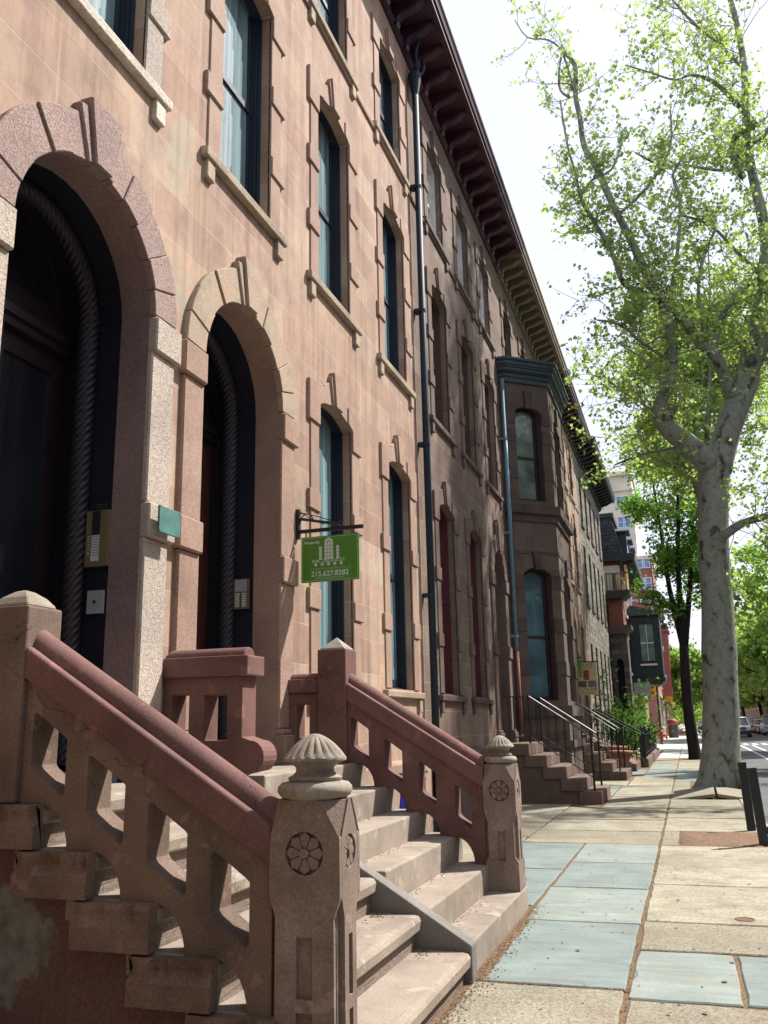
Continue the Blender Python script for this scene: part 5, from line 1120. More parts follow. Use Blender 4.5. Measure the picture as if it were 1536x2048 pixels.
    T.q.build('twigs',bark('twig_bark',[(0.3,(0.09,0.085,0.065)),(0.7,(0.17,0.165,0.13))]),parent=root,recalc=False)
    T.lv=[p for p in T.lv if r_.random()<0.74]
    T.crown(root,LY,0.10,lobed=True)
    return len(T.lv)
nl=sycamore()
def tree(label,x,y,h,cr,base_r,seed,leaf,bk,size=0.2,nl=7,forks=3,zc0=0.3,lean=(0,0),nlimb=9,group=None,name='street_tree',twigs=14,dep=1,clump=0.3,squash=0.8):
    root=thing(name,label,'tree',(x,y,0),group); T=Tree(seed); r_=T.r
    top=Vector((x+lean[0],y+lean[1],h*0.55)); b=Vector((x,y,-0.15)); fk=b+(top-b)*zc0*1.6
    T.limb([b,b+(fk-b)*0.08,b+(fk-b)*0.5+rvec(r_)*0.1,fk],[base_r*1.5,base_r*1.05,base_r*0.9,base_r*0.8],12)
    ends=[]
    for k in range(forks):
        a=2*PI*(k+r_.random()*0.5)/forks; e=fk+Vector((math.cos(a)*cr*0.35,math.sin(a)*cr*0.35,h*0.38)); 
        m_=fk+(e-fk)*0.5+rvec(r_)*0.35
        o,ro=T.limb([fk-Vector((0,0,0.2)),m_,e,e+Vector((math.cos(a)*cr*0.15,math.sin(a)*cr*0.15,h*0.22))],[base_r*0.62,base_r*0.42,base_r*0.26,base_r*0.08],8); ends.append((o,ro))
    limbs=list(ends)
    for k in range(nlimb):
        o,ro=r_.choice(ends); i=r_.randrange(2,len(o)-2); a=r_.random()*2*PI; L_=cr*r_.uniform(0.55,1.0)
        d=Vector((math.cos(a),math.sin(a),r_.uniform(0.0,0.5))); p=o[i]
        o2,r2=T.limb([p,p+d*L_*0.4+rvec(r_)*0.2,p+d*L_*0.75+Vector((0,0,L_*0.05)),p+d*L_+Vector((0,0,L_*r_.uniform(-0.12,0.15)))],[ro[i]*0.5,ro[i]*0.35,ro[i]*0.2,0.012],6); limbs.append((o2,r2))
    T.q.build('trunk',bk,parent=root,smooth=True); T.q=MB()
    for o,ro in limbs:
        for _ in range(twigs):
            i=r_.randrange(2,len(o)-1); T.twig(o[i],(rvec(r_)+Vector((0,0,0.2))),r_.uniform(0.5,1.0)*cr*0.34,0.018,nl,dep,clump)
    T.q.build('twigs',bk,parent=root,recalc=False)
    T.crown(root,leaf,size); return len(T.lv)
cnt=[nl]
cnt.append(tree('dark-trunked maple standing directly behind the big sycamore',0.12,37.2,14.0,2.8,0.23,21,LG,BD,size=0.14,nl=5,forks=3,zc0=0.36,nlimb=12,twigs=12,clump=0.26))
cnt.append(tree('leafy tree on the left pavement past the traffic signals',0.3,92,9.5,3.0,0.2,35,LL,BD,size=0.34,nl=4,nlimb=9,twigs=10,clump=0.5))
cnt.append(tree('pale-leaved sycamore partly hidden behind the big sycamore trunk',0.85,29.3,16.0,3.6,0.20,64,LY,BS,size=0.13,nl=7,forks=4,zc0=0.50,nlimb=18,lean=(0.55,0),twigs=12,clump=0.2))
for i,(x,y) in enumerate([(0.4,-6.5),(0.5,-15.0)]): cnt.append(tree(['leafy kerb tree added just behind the camera to block sky light','leafy kerb tree added farther behind the camera to block sky light'][i],x,y,13,5.5,0.25,70+i,LG,BD,size=0.3,nl=9,nlimb=12,twigs=12,clump=0.5,zc0=0.25))  # unseen trees added behind the camera to block sky light
RT_=[(9.4,33,14,5.5,'right-hand kerb tree nearest the camera, arching over the parking lane'),(9.3,50,14.5,6,'right-hand kerb tree between the nearest one and the traffic crossing'),(8.9,78,13,6.0,'slanting right-hand kerb tree just past the crossing'),(9.2,97,13,6,'right-hand kerb tree behind the slanting one'),(9.2,125,14,6.5,'right-hand kerb tree beside the last parked cars'),(9.0,160,14,7,'far right-hand kerb tree closing the view of the street')]
for i,(x,y,h,cr,lb) in enumerate(RT_):
    cnt.append(tree(lb,x,y,h,cr,0.25,50+i,LL if i%3 else LY,BD,size=0.22+0.0028*y,nl=5,nlimb=10,twigs=10,clump=0.45,lean=(-2.5 if i==2 else -0.8,0),zc0=0.25,group='trees along the far kerb'))
for i,(x,y,h,cr,lb) in enumerate([(0.3,118,10,3.5,'distant tree on the left pavement behind the pedestrians'),(-0.3,150,14,6,'distant tree on the left pavement near the brick tower'),(0.0,195,15,7,'farthest tree on the left pavement')]):
    cnt.append(tree(lb,x,y,h,cr,0.2,80+i,LL,BD,size=0.5,nl=4,nlimb=8,twigs=8,clump=0.6,zc0=0.2,group='distant trees on the left pavement'))
q=MB(); T=Tree(5); r_=T.r
wood=thing('far_trees','hazy mass of trees closing the far end of the street','trees',(4,260,0)); wood['kind']='stuff'
for i in range(150):
    c=Vector((r_.uniform(-14,26),r_.uniform(225,300),r_.uniform(1,15)))
    for _ in range(60): T.lv.append(tuple(c+rvec(r_)*r_.uniform(0,2.8)))
T.crown(wood,LL,1.0)
# shrub in front of the grey rock-faced house
def shrub(label,x,y,h,w,seed,n,leaf=None,size=0.11,z0=0.0,group=None):
    root=thing('shrub',label,'shrub',(x,y,0),group); T=Tree(seed); r_=T.r
    for k in range(n):
        a=r_.random()*6.28; d=Vector((math.cos(a)*w*0.5,math.sin(a)*w*0.5,1.2)); T.twig(Vector((x+r_.uniform(-.1,.1),y+r_.uniform(-.3,.3),z0)),d,h*r_.uniform(0.6,1.0),0.02,3,1,0.14)
    T.q.build('stems',BD,parent=root,recalc=False); T.crown(root,leaf or LS,size)
shrub('tall green shrub leaning out before the grey rock-faced house',-2.5,34.0,2.7,0.8,7,12,size=0.12)
shrub('low green shrub behind the black fence',-2.3,36.5,1.9,0.9,8,12,size=0.14)
shrub('green shrub spilling beside the portico steps',-2.2,44.5,2.3,0.9,9,10,size=0.13)
shrub('bright green bush beyond the far steps',-1.4,104,5.0,2.4,10,26,leaf=LL,size=0.4)
# ---------------------------------------------------------------- fence stoop, mid-distance
q=thing('iron_fence','black iron fence on a stone plinth at the edge of the sidewalk','fence',(-1.35,37,0))
MB().box(-1.62,-1.35,31.2,43.2,-0.02,0.26).build('plinth',bs,parent=q,bevel=0.02)
m=MB()
for i in range(78): y=31.4+i*0.15; m.box(-1.50,-1.475,y-0.011,y+0.011,0.26,1.12)
for z in (0.36,1.0): m.box(-1.505,-1.47,31.3,43.1,z,z+0.03)
m.build('railing',M['iron'],parent=q)
for y in (31.35,33.3,37,40,43.0): MB().box(-1.53,-1.45,y-0.04,y+0.04,0.26,1.22).lathe([(0.05,0),(0.06,0.04),(0.02,0.09)],-1.49,y,8,cz=1.219).build('fence_post',M['iron'],parent=q)
t=thing('stone_stoop','dark steps with a broad black sloping rail before the grey rock-faced house','stoop',(-2.4,31,0),'stoops of the brownstone row')
F=[-1.60,-1.95,-2.3,-2.65,-3.0]; T_=[0.22,0.44,0.66,0.88,1.10]
for k in range(5): MB().box(F[k+1]-0.1 if k<4 else -3.5,F[k],28.6,31.15,T_[k]-0.24 if k else -0.02,T_[k]).build('step',bs,parent=t,bevel=0.015)
MB().prism([(-3.5,-0.02),(-1.62,-0.02),(-1.62,0.18),(-3.02,1.0),(-3.5,1.0)],'y',28.7,31.1).build('side_wall',bs,parent=t)
for y in (28.75,31.0):
    m=MB(); m.sweep([(y-0.09,0),(y+0.09,0),(y+0.09,0.045),(y-0.09,0.045)],[(-3.48,1.80),(-2.75,1.80),(-1.40,1.02)])
    for i in range(15):
        x=-3.4+i*0.14; zt=1.8 if x<-2.75 else 1.8-(x+2.75)*0.578; zb=0.25+max(0,min(0.9,(-1.55-x)*0.6)); m.tube([(x,y,zb),(x,y,zt)],0.010,5)
    m.tube([(-1.42,y,0.2),(-1.42,y,1.03)],0.025,8); m.tube([(-3.0,y,1.0),(-1.45,y,0.35)],0.012,5)
    m.build('iron_railing',M['iron'],parent=t)
t=thing('refuse_bin','black lidded bin cage at the end of the iron fence','bin',(-1.75,30.1,0)) if False else None
# ---------------------------------------------------------------- mansard house with portico and oriel
BK=[(0.20,0.06,0.04),(0.27,0.085,0.055),(0.24,0.07,0.05)]
M['brick']=ashlar('red_brick',BK,(0.25,0.18,0.14),bw=0.22,rh=0.075,ms=0.008,stain=0.2)
M['brickx']=ashlar('red_brick_end_wall',BK,(0.25,0.18,0.14),bw=0.22,rh=0.075,ms=0.008,stain=0.2,axis='xz')
M['brick2']=ashlar('salmon_brick',[(0.46,0.2,0.14),(0.52,0.25,0.18),(0.42,0.17,0.12)],(0.4,0.3,0.25),bw=0.22,rh=0.075,ms=0.008,stain=0.15)
M['pink']=plain('dusty_pink_stucco',(0.40,0.17,0.13),rough=0.85,bump=0.2)
M['redp']=plain('red_painted_brick',(0.30,0.085,0.075),rough=0.7)
M['lime']=plain('pale_green_shopfront_paint',(0.36,0.46,0.15),rough=0.6)
M['cream']=plain('cream_terracotta_tower',(0.66,0.62,0.50),rough=0.8,scale=0.4)
M['tbrick']=plain('brown_tower_brick',(0.24,0.105,0.08),rough=0.9,scale=0.5)
M['tglass']=glass('blue_sky_glass',(0.10,0.22,0.48))
M['white2']=plain('white_window_trim',(0.7,0.7,0.68),rough=0.6)
M['shingle']=ashlar('slate_shingles',[(0.055,0.06,0.07),(0.075,0.08,0.09),(0.045,0.05,0.06)],(0.015,0.015,0.02),bw=0.42,rh=0.2,ms=0.012,axis='xz',stain=0.1)
M['shingley']=ashlar('slate_shingles_front',[(0.055,0.06,0.07),(0.075,0.08,0.09),(0.045,0.05,0.06)],(0.015,0.015,0.02),bw=0.42,rh=0.2,ms=0.012,stain=0.1)
M['deckw']=plain('yellow_deck_wood',(0.50,0.33,0.10),rough=0.7)
def simple_house(label,x,y0,y1,z,mat,mats_end,cols,rows,wm_=None,cap=None,gm=None,fl=3.3,z0=1.3,ww=0.9,wh=1.8,group=None,xb=-11,cy=None,facing=1,name='row_house'):
    r=thing(name,label,'house',(x,(y0+y1)/2,0),group)
    MB().box(min(x,xb),max(x,xb),y0,y1,0,z).build('wall',mat,parent=r)
    f=facing; wm_=wm_ or M['white2']; gm=gm or M['paneB']; fr=None
    for i in range(cols):
        yc=y0+(i+0.5)*(y1-y0)/cols
        for k in range(rows):
            zb=z0+k*fl
            if zb+wh>z-0.2: continue
            if fr is None:
                q=MB(); X=lambda a: x+f*a
                def bx(a,b,c,d,e,g): q.box(min(X(a),X(b)),max(X(a),X(b)),c,d,e,g)
                h=ww/2; bx(-0.05,0.03,-h,-h+0.08,0,wh); bx(-0.05,0.03,h-0.08,h,0,wh); bx(-0.05,0.03,-h+0.08,h-0.08,wh-0.1,wh); bx(-0.05,0.03,-h+0.08,h-0.08,wh/2-0.03,wh/2+0.03); bx(-0.05,0.10,-h-0.1,h+0.1,-0.14,0); bx(-0.05,0.06,-h-0.08,h+0.08,wh,wh+0.18)
                fr=q.build('window',wm_); g=MB(); g.box(min(X(-0.04),X(0.008)),max(X(-0.04),X(0.008)),-h+0.08,h-0.08,0,wh-0.1); g.build('pane',gm,parent=fr); c=fr
            else: c=dup(fr)
            setp(c,r); c.location=(0,yc,zb)
    if cap is not None:
        q=MB(); a,b=(x,x+0.55*f); 
        q.prism([(x-0.02*f,z-0.5),(x+0.1*f,z-0.5),(x+0.12*f,z-0.15),(x+0.5*f,z-0.12),(x+0.55*f,z+0.12),(x-0.02*f,z+0.12)],'y',y0,y1)
        for i in range(int((y1-y0)/0.6)): yy=y0+0.3+i*0.6; q.box(min(x+0.1*f,x+0.42*f),max(x+0.1*f,x+0.42*f),yy-0.06,yy+0.06,z-0.42,z-0.15)
        q.build('cornice',cap,parent=r)
    return r
MH=simple_house('red brick house with a black slate mansard roof and dormers',-2.72,49.3,58.5,9.95,M['brick'],None,4,3,z0=0.9,fl=3.1)
q=MB(); q.prism([(-11,10.35),(-2.55,10.35),(-3.05,12.5),(-11,12.5)],'y',49.5,58.4); q.build('mansard_roof',M['shingle'],parent=MH)
q=MB(); q.box(-11,-2.9,49.4,58.5,12.5,12.75); q.build('roof_curb',M['blackgreen'],parent=MH)
q=MB(); q.prism([(-2.75,9.6),(-2.62,9.6),(-2.6,9.9),(-1.95,10.0),(-1.9,10.35),(-2.75,10.35)],'y',49.1,58.6); q.box(-11,-2.7,48.95,49.29,9.95,10.35)
for i in range(26): yy=49.4+i*0.36; q.prism([(-2.6,9.4),(-2.45,9.45),(-2.1,9.8),(-2.0,9.97),(-2.6,9.92)],'y',yy-0.05,yy+0.05)
q.build('cornice',M['blackgreen'],parent=MH)
for yy in (50.8,53.6,56.4):
    q=MB(); q.box(-3.4,-2.35,yy-0.55,yy+0.55,10.351,11.75); d=q.build('dormer',M['blackgreen'],parent=MH)
    MB().prism([(yy-0.75,11.75),(yy+0.75,11.75),(yy+0.75,11.83),(yy,12.1),(yy-0.75,11.83)],'x',-3.5,-2.15).build('dormer_roof',M['slate'],parent=d)
    MB().box(-2.36,-2.33,yy-0.33,yy+0.33,10.5,11.6).build('pane',M['tglass'],parent=d)
MB().lathe([(0.12,0),(0.12,0.9),(0.28,0.95),(0.28,1.05),(0.1,1.15)],-3.9,50.5,12,cz=12.75).build('roof_vent',M['steel'],parent=MH)
q=MB(); q.box(-3.45,-2.73,48.1,49.28,6.35,7.75); w_=q.build('brick_wing',M['brickx'],parent=MH)
q=MB(); q.prism([(-3.48,7.75),(-2.6,7.75),(-2.28,8.0),(-2.25,8.15),(-3.48,8.15)],'y',47.7,49.28); q.build('wing_cornice',M['blackgreen'],parent=w_)
q=MB(); q.box(-3.48,-3.43,47.8,47.85,8.15,9.05); 
for x in np.arange(-3.4,-2.4,0.14): q.box(float(x)-0.02,float(x)+0.02,47.8,47.84,8.2,9.05)
q.box(-3.48,-2.35,47.78,47.86,9.05,9.12); q.box(-3.48,-2.35,47.78,47.86,8.15,8.2)
q.build('deck_rail',plain('grey_deck_rail',(0.16,0.12,0.09)),parent=MH)
q=MB(); q.box(-2.46,-2.36,47.78,47.9,8.15,9.5); q.box(-2.46,-2.36,49.1,49.25,8.15,9.5); q.box(-2.95,-2.46,47.79,47.85,8.72,8.84); q.box(-2.44,-2.38,47.9,49.1,9.0,9.1); q.box(-2.44,-2.38,47.9,49.1,8.2,8.9)
q.build('deck_post',M['deckw'],parent=MH)
MB().box(-4.2,-2.78,49.2,49.29,8.15,9.75).build('deck_wall',M['cream'],parent=MH)
MB().box(-3.2,-3.0,49.15,49.199,8.2,9.3).build('deck_door',M['paneB'],parent=MH)
q=MB(); q.holes([(-3.48,0),(-2.62,0),(-2.62,5.9),(-3.48,5.9)],[[( -3.28,0.05),(-2.88,0.05),(-2.88,4.3),(-2.95,4.55),(-3.08,4.65),(-3.2,4.55),(-3.28,4.3)]],'y',47.9,49.28)
pt=q.build('portico',M['schist_x'],parent=MH)
MB().prism([(-3.48,5.9),(-2.62,5.9),(-2.35,6.15),(-2.35,6.34),(-3.48,6.34)],'y',47.7,49.28).build('portico_cornice',M['trim3'],parent=pt)
MB().box(-3.3,-2.85,48.8,48.85,0.05,4.7).build('door',M['vest'],parent=pt)
# black oriel on the mansard house
q=MB(); q.box(-2.7,-1.02,51.3,54.3,3.75,7.15); orl=q.build('oriel',M['slate'] if False else plain('black_green_oriel_paint',(0.012,0.03,0.03),rough=0.45),parent=MH,bevel=0.03)
q=MB(); q.prism([(-2.72,7.5),(-2.72,7.15),(-0.9,7.15),(-0.85,7.3),(-2.5,7.75)],'y',51.1,54.5); q.build('oriel_roof',M['slate'],parent=orl)
q=MB(); q.prism([(-2.72,3.45),(-1.1,3.45),(-0.95,3.6),(-0.95,3.75),(-2.72,3.75)],'y',51.2,54.4); q.box(-2.7,-1.15,51.35,54.2,3.36,3.45); q.build('oriel_base',M['blackgreen'],parent=orl)
q=MB(); q.box(-2.18,-1.32,51.25,51.30,4.55,6.75); 
fr=q.build('oriel_window',M['blackgreen'],parent=orl)
MB().box(-2.1,-1.4,51.23,51.249,4.65,6.65).build('pane',glass('greenish_glass',(0.12,0.2,0.17)),parent=fr)
q=MB(); q.box(-1.765,-1.735,51.215,51.229,4.65,6.65); q.box(-2.1,-1.4,51.215,51.2295,5.6,5.66); q.build('muntins',M['white2'],parent=fr)
MB().box(-2.2,-1.3,51.2,51.25,4.40,4.5).build('oriel_sill',M['white2'],parent=fr)
# pale green shopfront & striped wall below
q=MB(); q.box(-2.72,-2.28,52.5,58.0,0,3.4)
for i in range(14): q.box(-2.28,-2.24,52.6+i*0.4,52.75+i*0.4,0.1,3.3)
q.box(-2.72,-2.30,52.44,52.5,0.1,3.3)
for i in range(4): q.box(-2.66+i*0.11,-2.61+i*0.11,52.40,52.44,0.1,3.2)
q.build('shopfront',M['lime'],parent=MH)
MB().box(-2.6,-1.75,50.2,50.25,2.75,3.45).build('sign_board',plain('grey_sign_board',(0.3,0.36,0.36)),label='grey rectangular sign board beneath the black oriel',cat='sign')
MB().lathe([(0.06,0),(0.08,0.12),(0.02,0.2)],-2.35,50.9,8,cz=3.5).build('security_lamp',M['white'],label='small white security lamp below the black oriel',cat='lamp')
# beyond the cross street
simple_house('dusty pink corner shop building past the cross street',-2.0,74,84,5.6,M['pink'],None,4,1,z0=0.9,wh=2.4,cap=M['blackgreen'])
aw=MB(); aw.prism([(-2.0,3.3),(-1.1,2.7),(-1.1,2.55),(-2.0,3.1)],'y',76.5,82.5); aw.build('awning',M['redp'],label='red sloping awning on the dusty pink corner shop',cat='awning')
for i,(y0,y1,z,mt,cp,lb,x) in enumerate([(74.5,84,10.8,M['redp'],M['beige'],'red painted upper house with cream dormers set behind the pink corner shop',-2.6),(84.1,92,11.5,M['brick2'],M['blackgreen'],'salmon brick house second past the cross street',-2.0),(92.1,100,12,M['brick2'],M['maroon'],'salmon brick house with a wine cornice, third past the cross street',-1.9),(100.1,110,11.2,M['redp'],M['blackgreen'],'dark red house fourth past the cross street',-1.8),(110.1,122,12.5,M['brick'],M['blackgreen'],'brown brick house fifth past the cross street',-1.9),(122.1,146,12,M['brick2'],M['beige'],'long salmon brick block before the tall tower',-2.2)]):
    simple_house(lb,x,y0,y1,z,mt,None,3,3,z0=1.0 if i else 5.9,fl=3.3,cap=cp,ww=1.1,wh=1.9)
for i,(y,z0,z1) in enumerate([(87,3.6,9.4),(95.5,3.4,10.0),(104,3.6,9.0)]):
    q=MB(); q.prism([(-2.0,y-1.3),(-1.1,y-0.8),(-1.1,y+0.8),(-2.0,y+1.3)],'z',z0,z1); q.prism([(-2.0,y-1.4),(-0.95,y-0.9),(-0.95,y+0.9),(-2.0,y+1.4)],'z',z1,z1+0.25)
    o=q.build('bay_window',[M['redp'],M['pink'],M['brick']][i],label=['red oriel bay on the second house past the cross street','pink oriel bay on the third house past the cross street','brick oriel bay on the fourth house past the cross street'][i],cat='bay window',group='oriel bays past the cross street')
    for zz in np.arange(z0+0.7,z1-1.5,2.9):
        MB().box(-1.09,-1.07,y-0.5,y+0.5,float(zz),float(zz)+1.7).build('pane',M['paneB'],parent=o)
MB().box(-1.9,-1.15,88.6,88.7,3.2,4.6).build('projecting_sign',plain('yellow_sign',(0.75,0.42,0.03)),label='yellow projecting shop sign past the cross street',cat='sign')
# air conditioners
for (y,z,lb) in ((86.0,7.6,'window air conditioner on the salmon brick house, upper'),(86.0,5.0,'window air conditioner on the salmon brick house, lower')):
    MB().box(-2.0,-1.5,y-0.35,y+0.35,z,z+0.45).build('air_conditioner',M['white'],label=lb,cat='air conditioner',group='window air conditioners',bevel=0.02)
# tower
tw=thing('apartment_tower','tall apartment tower, cream above and brown brick below, rising over the mansard roof','building',(-12,150,0))
MB().box(-26,-3.3,150,175,0,27.5).build('lower_wall',M['tbrick'],parent=tw)
MB().box(-26,-5.4,150.3,175,27.5,42).build('upper_wall',M['cream'],parent=tw)
q=MB(); q.box(-26,-3.1,149.8,175,27.3,27.9); q.box(-26,-5.1,149.7,175,42,42.6); q.box(-26,-5.3,149.9,175,39.3,39.6); q.build('cornice',M['cream'],parent=tw)
fr=None
for z in np.arange(4.5,40,3.55):
    for xx in ((-23.5,-19.4,-15.3,-11.2,-7.1) if z>27 else (-23.5,-19.4,-15.3,-11.2,-7.1,-4.6)):
        if fr is None:
            q=MB()
            for s in (-0.55,0.55):
                q.holes([(s-0.5,0),(s+0.5,0),(s+0.5,2.0),(s-0.5,2.0)],[[(s-0.38,0.12),(s+0.38,0.12),(s+0.38,0.96),(s-0.38,0.96)],[(s-0.38,1.04),(s+0.38,1.04),(s+0.38,1.88),(s-0.38,1.88)]],'y',-0.14,-0.02)
            fr=q.build('window',M['white2']); MB().box(-0.95,0.95,-0.06,-0.04,0.1,1.9).build('pane',M['tglass'],parent=fr); c=fr
        else: c=dup(fr)
        setp(c,tw); c.location=(xx,150.0 if z<27.5 else 150.3,float(z))
# across the street
for i in range(12):
    y0=-14+i*13.5; mt=[M['brick'],M['brick2'],M['ash2'],M['brick']][i%4]
    if 58<y0+6<76: continue
    lb=['first','second','third','fourth','fifth','sixth','seventh','eighth','ninth','tenth','eleventh','twelfth'][i]
    simple_house('brick row house across the street, %s from the camera end'%lb,12.0,y0,y0+13.4,11.0+(i*7%5)*0.5,mt,None,5,3,fl=3.4,cap=M['blackgreen'],group='row houses across the street',xb=20,facing=-1)
simple_house('long brick block across the street beyond the row houses',12.5,150,260,12,M['brick'],None,20,3,fl=3.4,cap=M['blackgreen'],xb=22,facing=-1)
simple_house('pale brick building closing the distance behind the far trees',20,310,330,14,M['brick2'],None,2,3,xb=-24)
# street furniture far away
def signal(label,x,y,z,group='traffic signals'):
    s=thing('traffic_signal',label,'traffic signal',(x,y,0),group)
    yel=plain('signal_yellow',(0.80,0.42,0.02),rough=0.4)
    MB().tube([(x+0.25,y,-0.1),(x+0.25,y,z+1.5)],0.06,8).build('pole',M['iron'],parent=s)
    b=MB().box(x-0.19,x+0.17,y-0.12,y+0.12,z,z+1.08).build('signal_head',yel,parent=s,bevel=0.03)
    for k in range(3):
        q=MB(); st=0; q.lathe([(0.13,0),(0.13,0.16),(0.115,0.16),(0.115,0.0)],0,0,14); q.rot(Matrix.Translation((x-0.01,y-0.12,z+0.18+k*0.36))@Matrix.Rotation(R(90),4,'X')); q.build('visor',yel,parent=b)
        q=MB(); q.lathe([(0.11,0),(0.11,0.02)],0,0,14); q.rot(Matrix.Translation((x-0.01,y-0.12,z+0.18+k*0.36))@Matrix.Rotation(R(90),4,'X')); q.build('lens',plain('amber_lens',(0.35,0.16,0.01),rough=0.3),parent=b)
signal('yellow traffic signal against the shops on the left',-2.02,62,3.05)
signal('yellow traffic signal beside the dark maple trunk',0.12,63,3.35)
t=thing('litter_bin','dark litter bin with a red domed lid on the sunlit pavement','bin',(-1.25,80,0))
MB().lathe([(0.36,0),(0.40,0.05),(0.40,0.95),(0.36,1.0)],-1.25,80,20).build('drum',plain('bin_grey',(0.06,0.06,0.07)),parent=t)
MB().lathe([(0.43,0),(0.43,0.25),(0.36,0.42),(0.2,0.52),(0.02,0.55)],-1.25,80,20,cz=1.0).build('lid',M['redp'],parent=t,smooth=True)
t=thing('fire_hydrant','red hydrant with a bent outlet near the end of the fence','hydrant',(-1.7,60.5,0))
q=MB(); q.lathe([(0.14,0),(0.15,0.06),(0.11,0.1),(0.11,0.62),(0.15,0.66),(0.13,0.78),(0.05,0.86)],-1.7,60.5,14); q.tube([(-1.7,60.5,0.5),(-1.45,60.5,0.52),(-1.36,60.5,0.30)],0.07,8); q.tube([(-1.9,60.5,0.52),(-1.7,60.5,0.52)],0.06,8); q.build('body',M['redp'],parent=t,smooth=False)
t=thing('stone_stoop','pale stone steps of the houses past the cross street','stoop',(-1.0,96,0))
for k in range(5): MB().box(-1.9,0.0-k*0.33,95.0+0,97.4,0 if k==0 else 0.18*k-0.02,0.18*(k+1)).build('step',M['conc'],parent=t)
# street lamp far right
t=thing('street_lamp','cobra-head street lamp reaching in from the right kerb','street lamp',(9.3,88,0))
MB().tube([(9.3,88,-0.1),(9.3,88,6.9),(9.0,88,7.2),(7.2,88,7.42)],0.07,8).build('pole',M['steel'],parent=t,smooth=True)
MB().prism([(5.9,7.35),(6.4,7.26),(7.2,7.36),(7.2,7.5),(6.5,7.56),(6.0,7.45)],'y',87.85,88.15).build('lamp_head',M['greyplate'],parent=t,bevel=0.03)
# people
def person(label,x,y,h,top,leg,face=0):
    me=bpy.data.meshes.new('person'); k=h/1.75
    J=[(0,0,0.95),(0,0,1.2),(0,0,1.42),(0,0,1.5),(0,-0.02,1.62),(0,-0.01,1.73),
       (-0.19,0,1.40),(-0.25,0.02,1.14),(-0.26,-0.08,0.90),(0.19,0,1.40),(0.25,0.03,1.14),(0.27,-0.05,0.90),
       (-0.10,0,0.88),(-0.11,-0.07,0.50),(-0.11,0.05,0.08),(-0.11,-0.10,0.03),(0.10,0,0.88),(0.11,0.08,0.50),(0.11,0.16,0.09),(0.11,0.03,0.03)]
    Rr=[0.15,0.14,0.15,0.055,0.095,0.075,0.07,0.05,0.035,0.07,0.05,0.035,0.095,0.065,0.045,0.035,0.095,0.065,0.045,0.035]
    E=[(0,1),(1,2),(2,3),(3,4),(4,5),(2,6),(6,7),(7,8),(2,9),(9,10),(10,11),(0,12),(12,13),(13,14),(14,15),(0,16),(16,17),(17,18),(18,19)]
    me.from_pydata([(a*k,b*k,c*k) for a,b,c in J],E,[]); o=bpy.data.objects.new('person',me); col.objects.link(o)
    sm=o.modifiers.new('skin','SKIN'); me.skin_vertices or None
    for i,v in enumerate(me.skin_vertices[0].data if me.skin_vertices else []): v.radius=(Rr[i]*k,Rr[i]*k)
    if me.skin_vertices: me.skin_vertices[0].data[0].use_root=True
    ss=o.modifiers.new('sub','SUBSURF'); ss.levels=1; ss.render_levels=1
    m,nt,b,_=newmat('clothing'); g=N(nt,'TexCoord'); sp=N(nt,'SeparateXYZ'); nt.links.new(g.outputs['Object'],sp.inputs[0])
    mr=N(nt,'MapRange'); mr.inputs['From Max'].default_value=h; nt.links.new(sp.outputs[2],mr.inputs[0])
    r=ramp(nt,[(0.0,leg),(0.53,top),(0.86,(0.35,0.2,0.14)),(0.95,(0.02,0.015,0.01))]); r.color_ramp.interpolation='CONSTANT'
    nt.links.new(mr.outputs[0],r.inputs[0]); nt.links.new(r.outputs[0],b.inputs['Base Color']); me.materials.append(m)
    o.location=(x,y,0.0); o.rotation_euler=(0,0,face); tag(o,label,'person','pedestrians in the distance')
person('distant pedestrian in dark clothes walking on the left pavement, nearer the shops',-0.15,104,1.72,(0.015,0.018,0.04),(0.02,0.025,0.05),0.2)
person('distant pedestrian in dark clothes walking closer to the kerb',0.35,106,1.65,(0.02,0.02,0.03),(0.03,0.04,0.09),3.3)
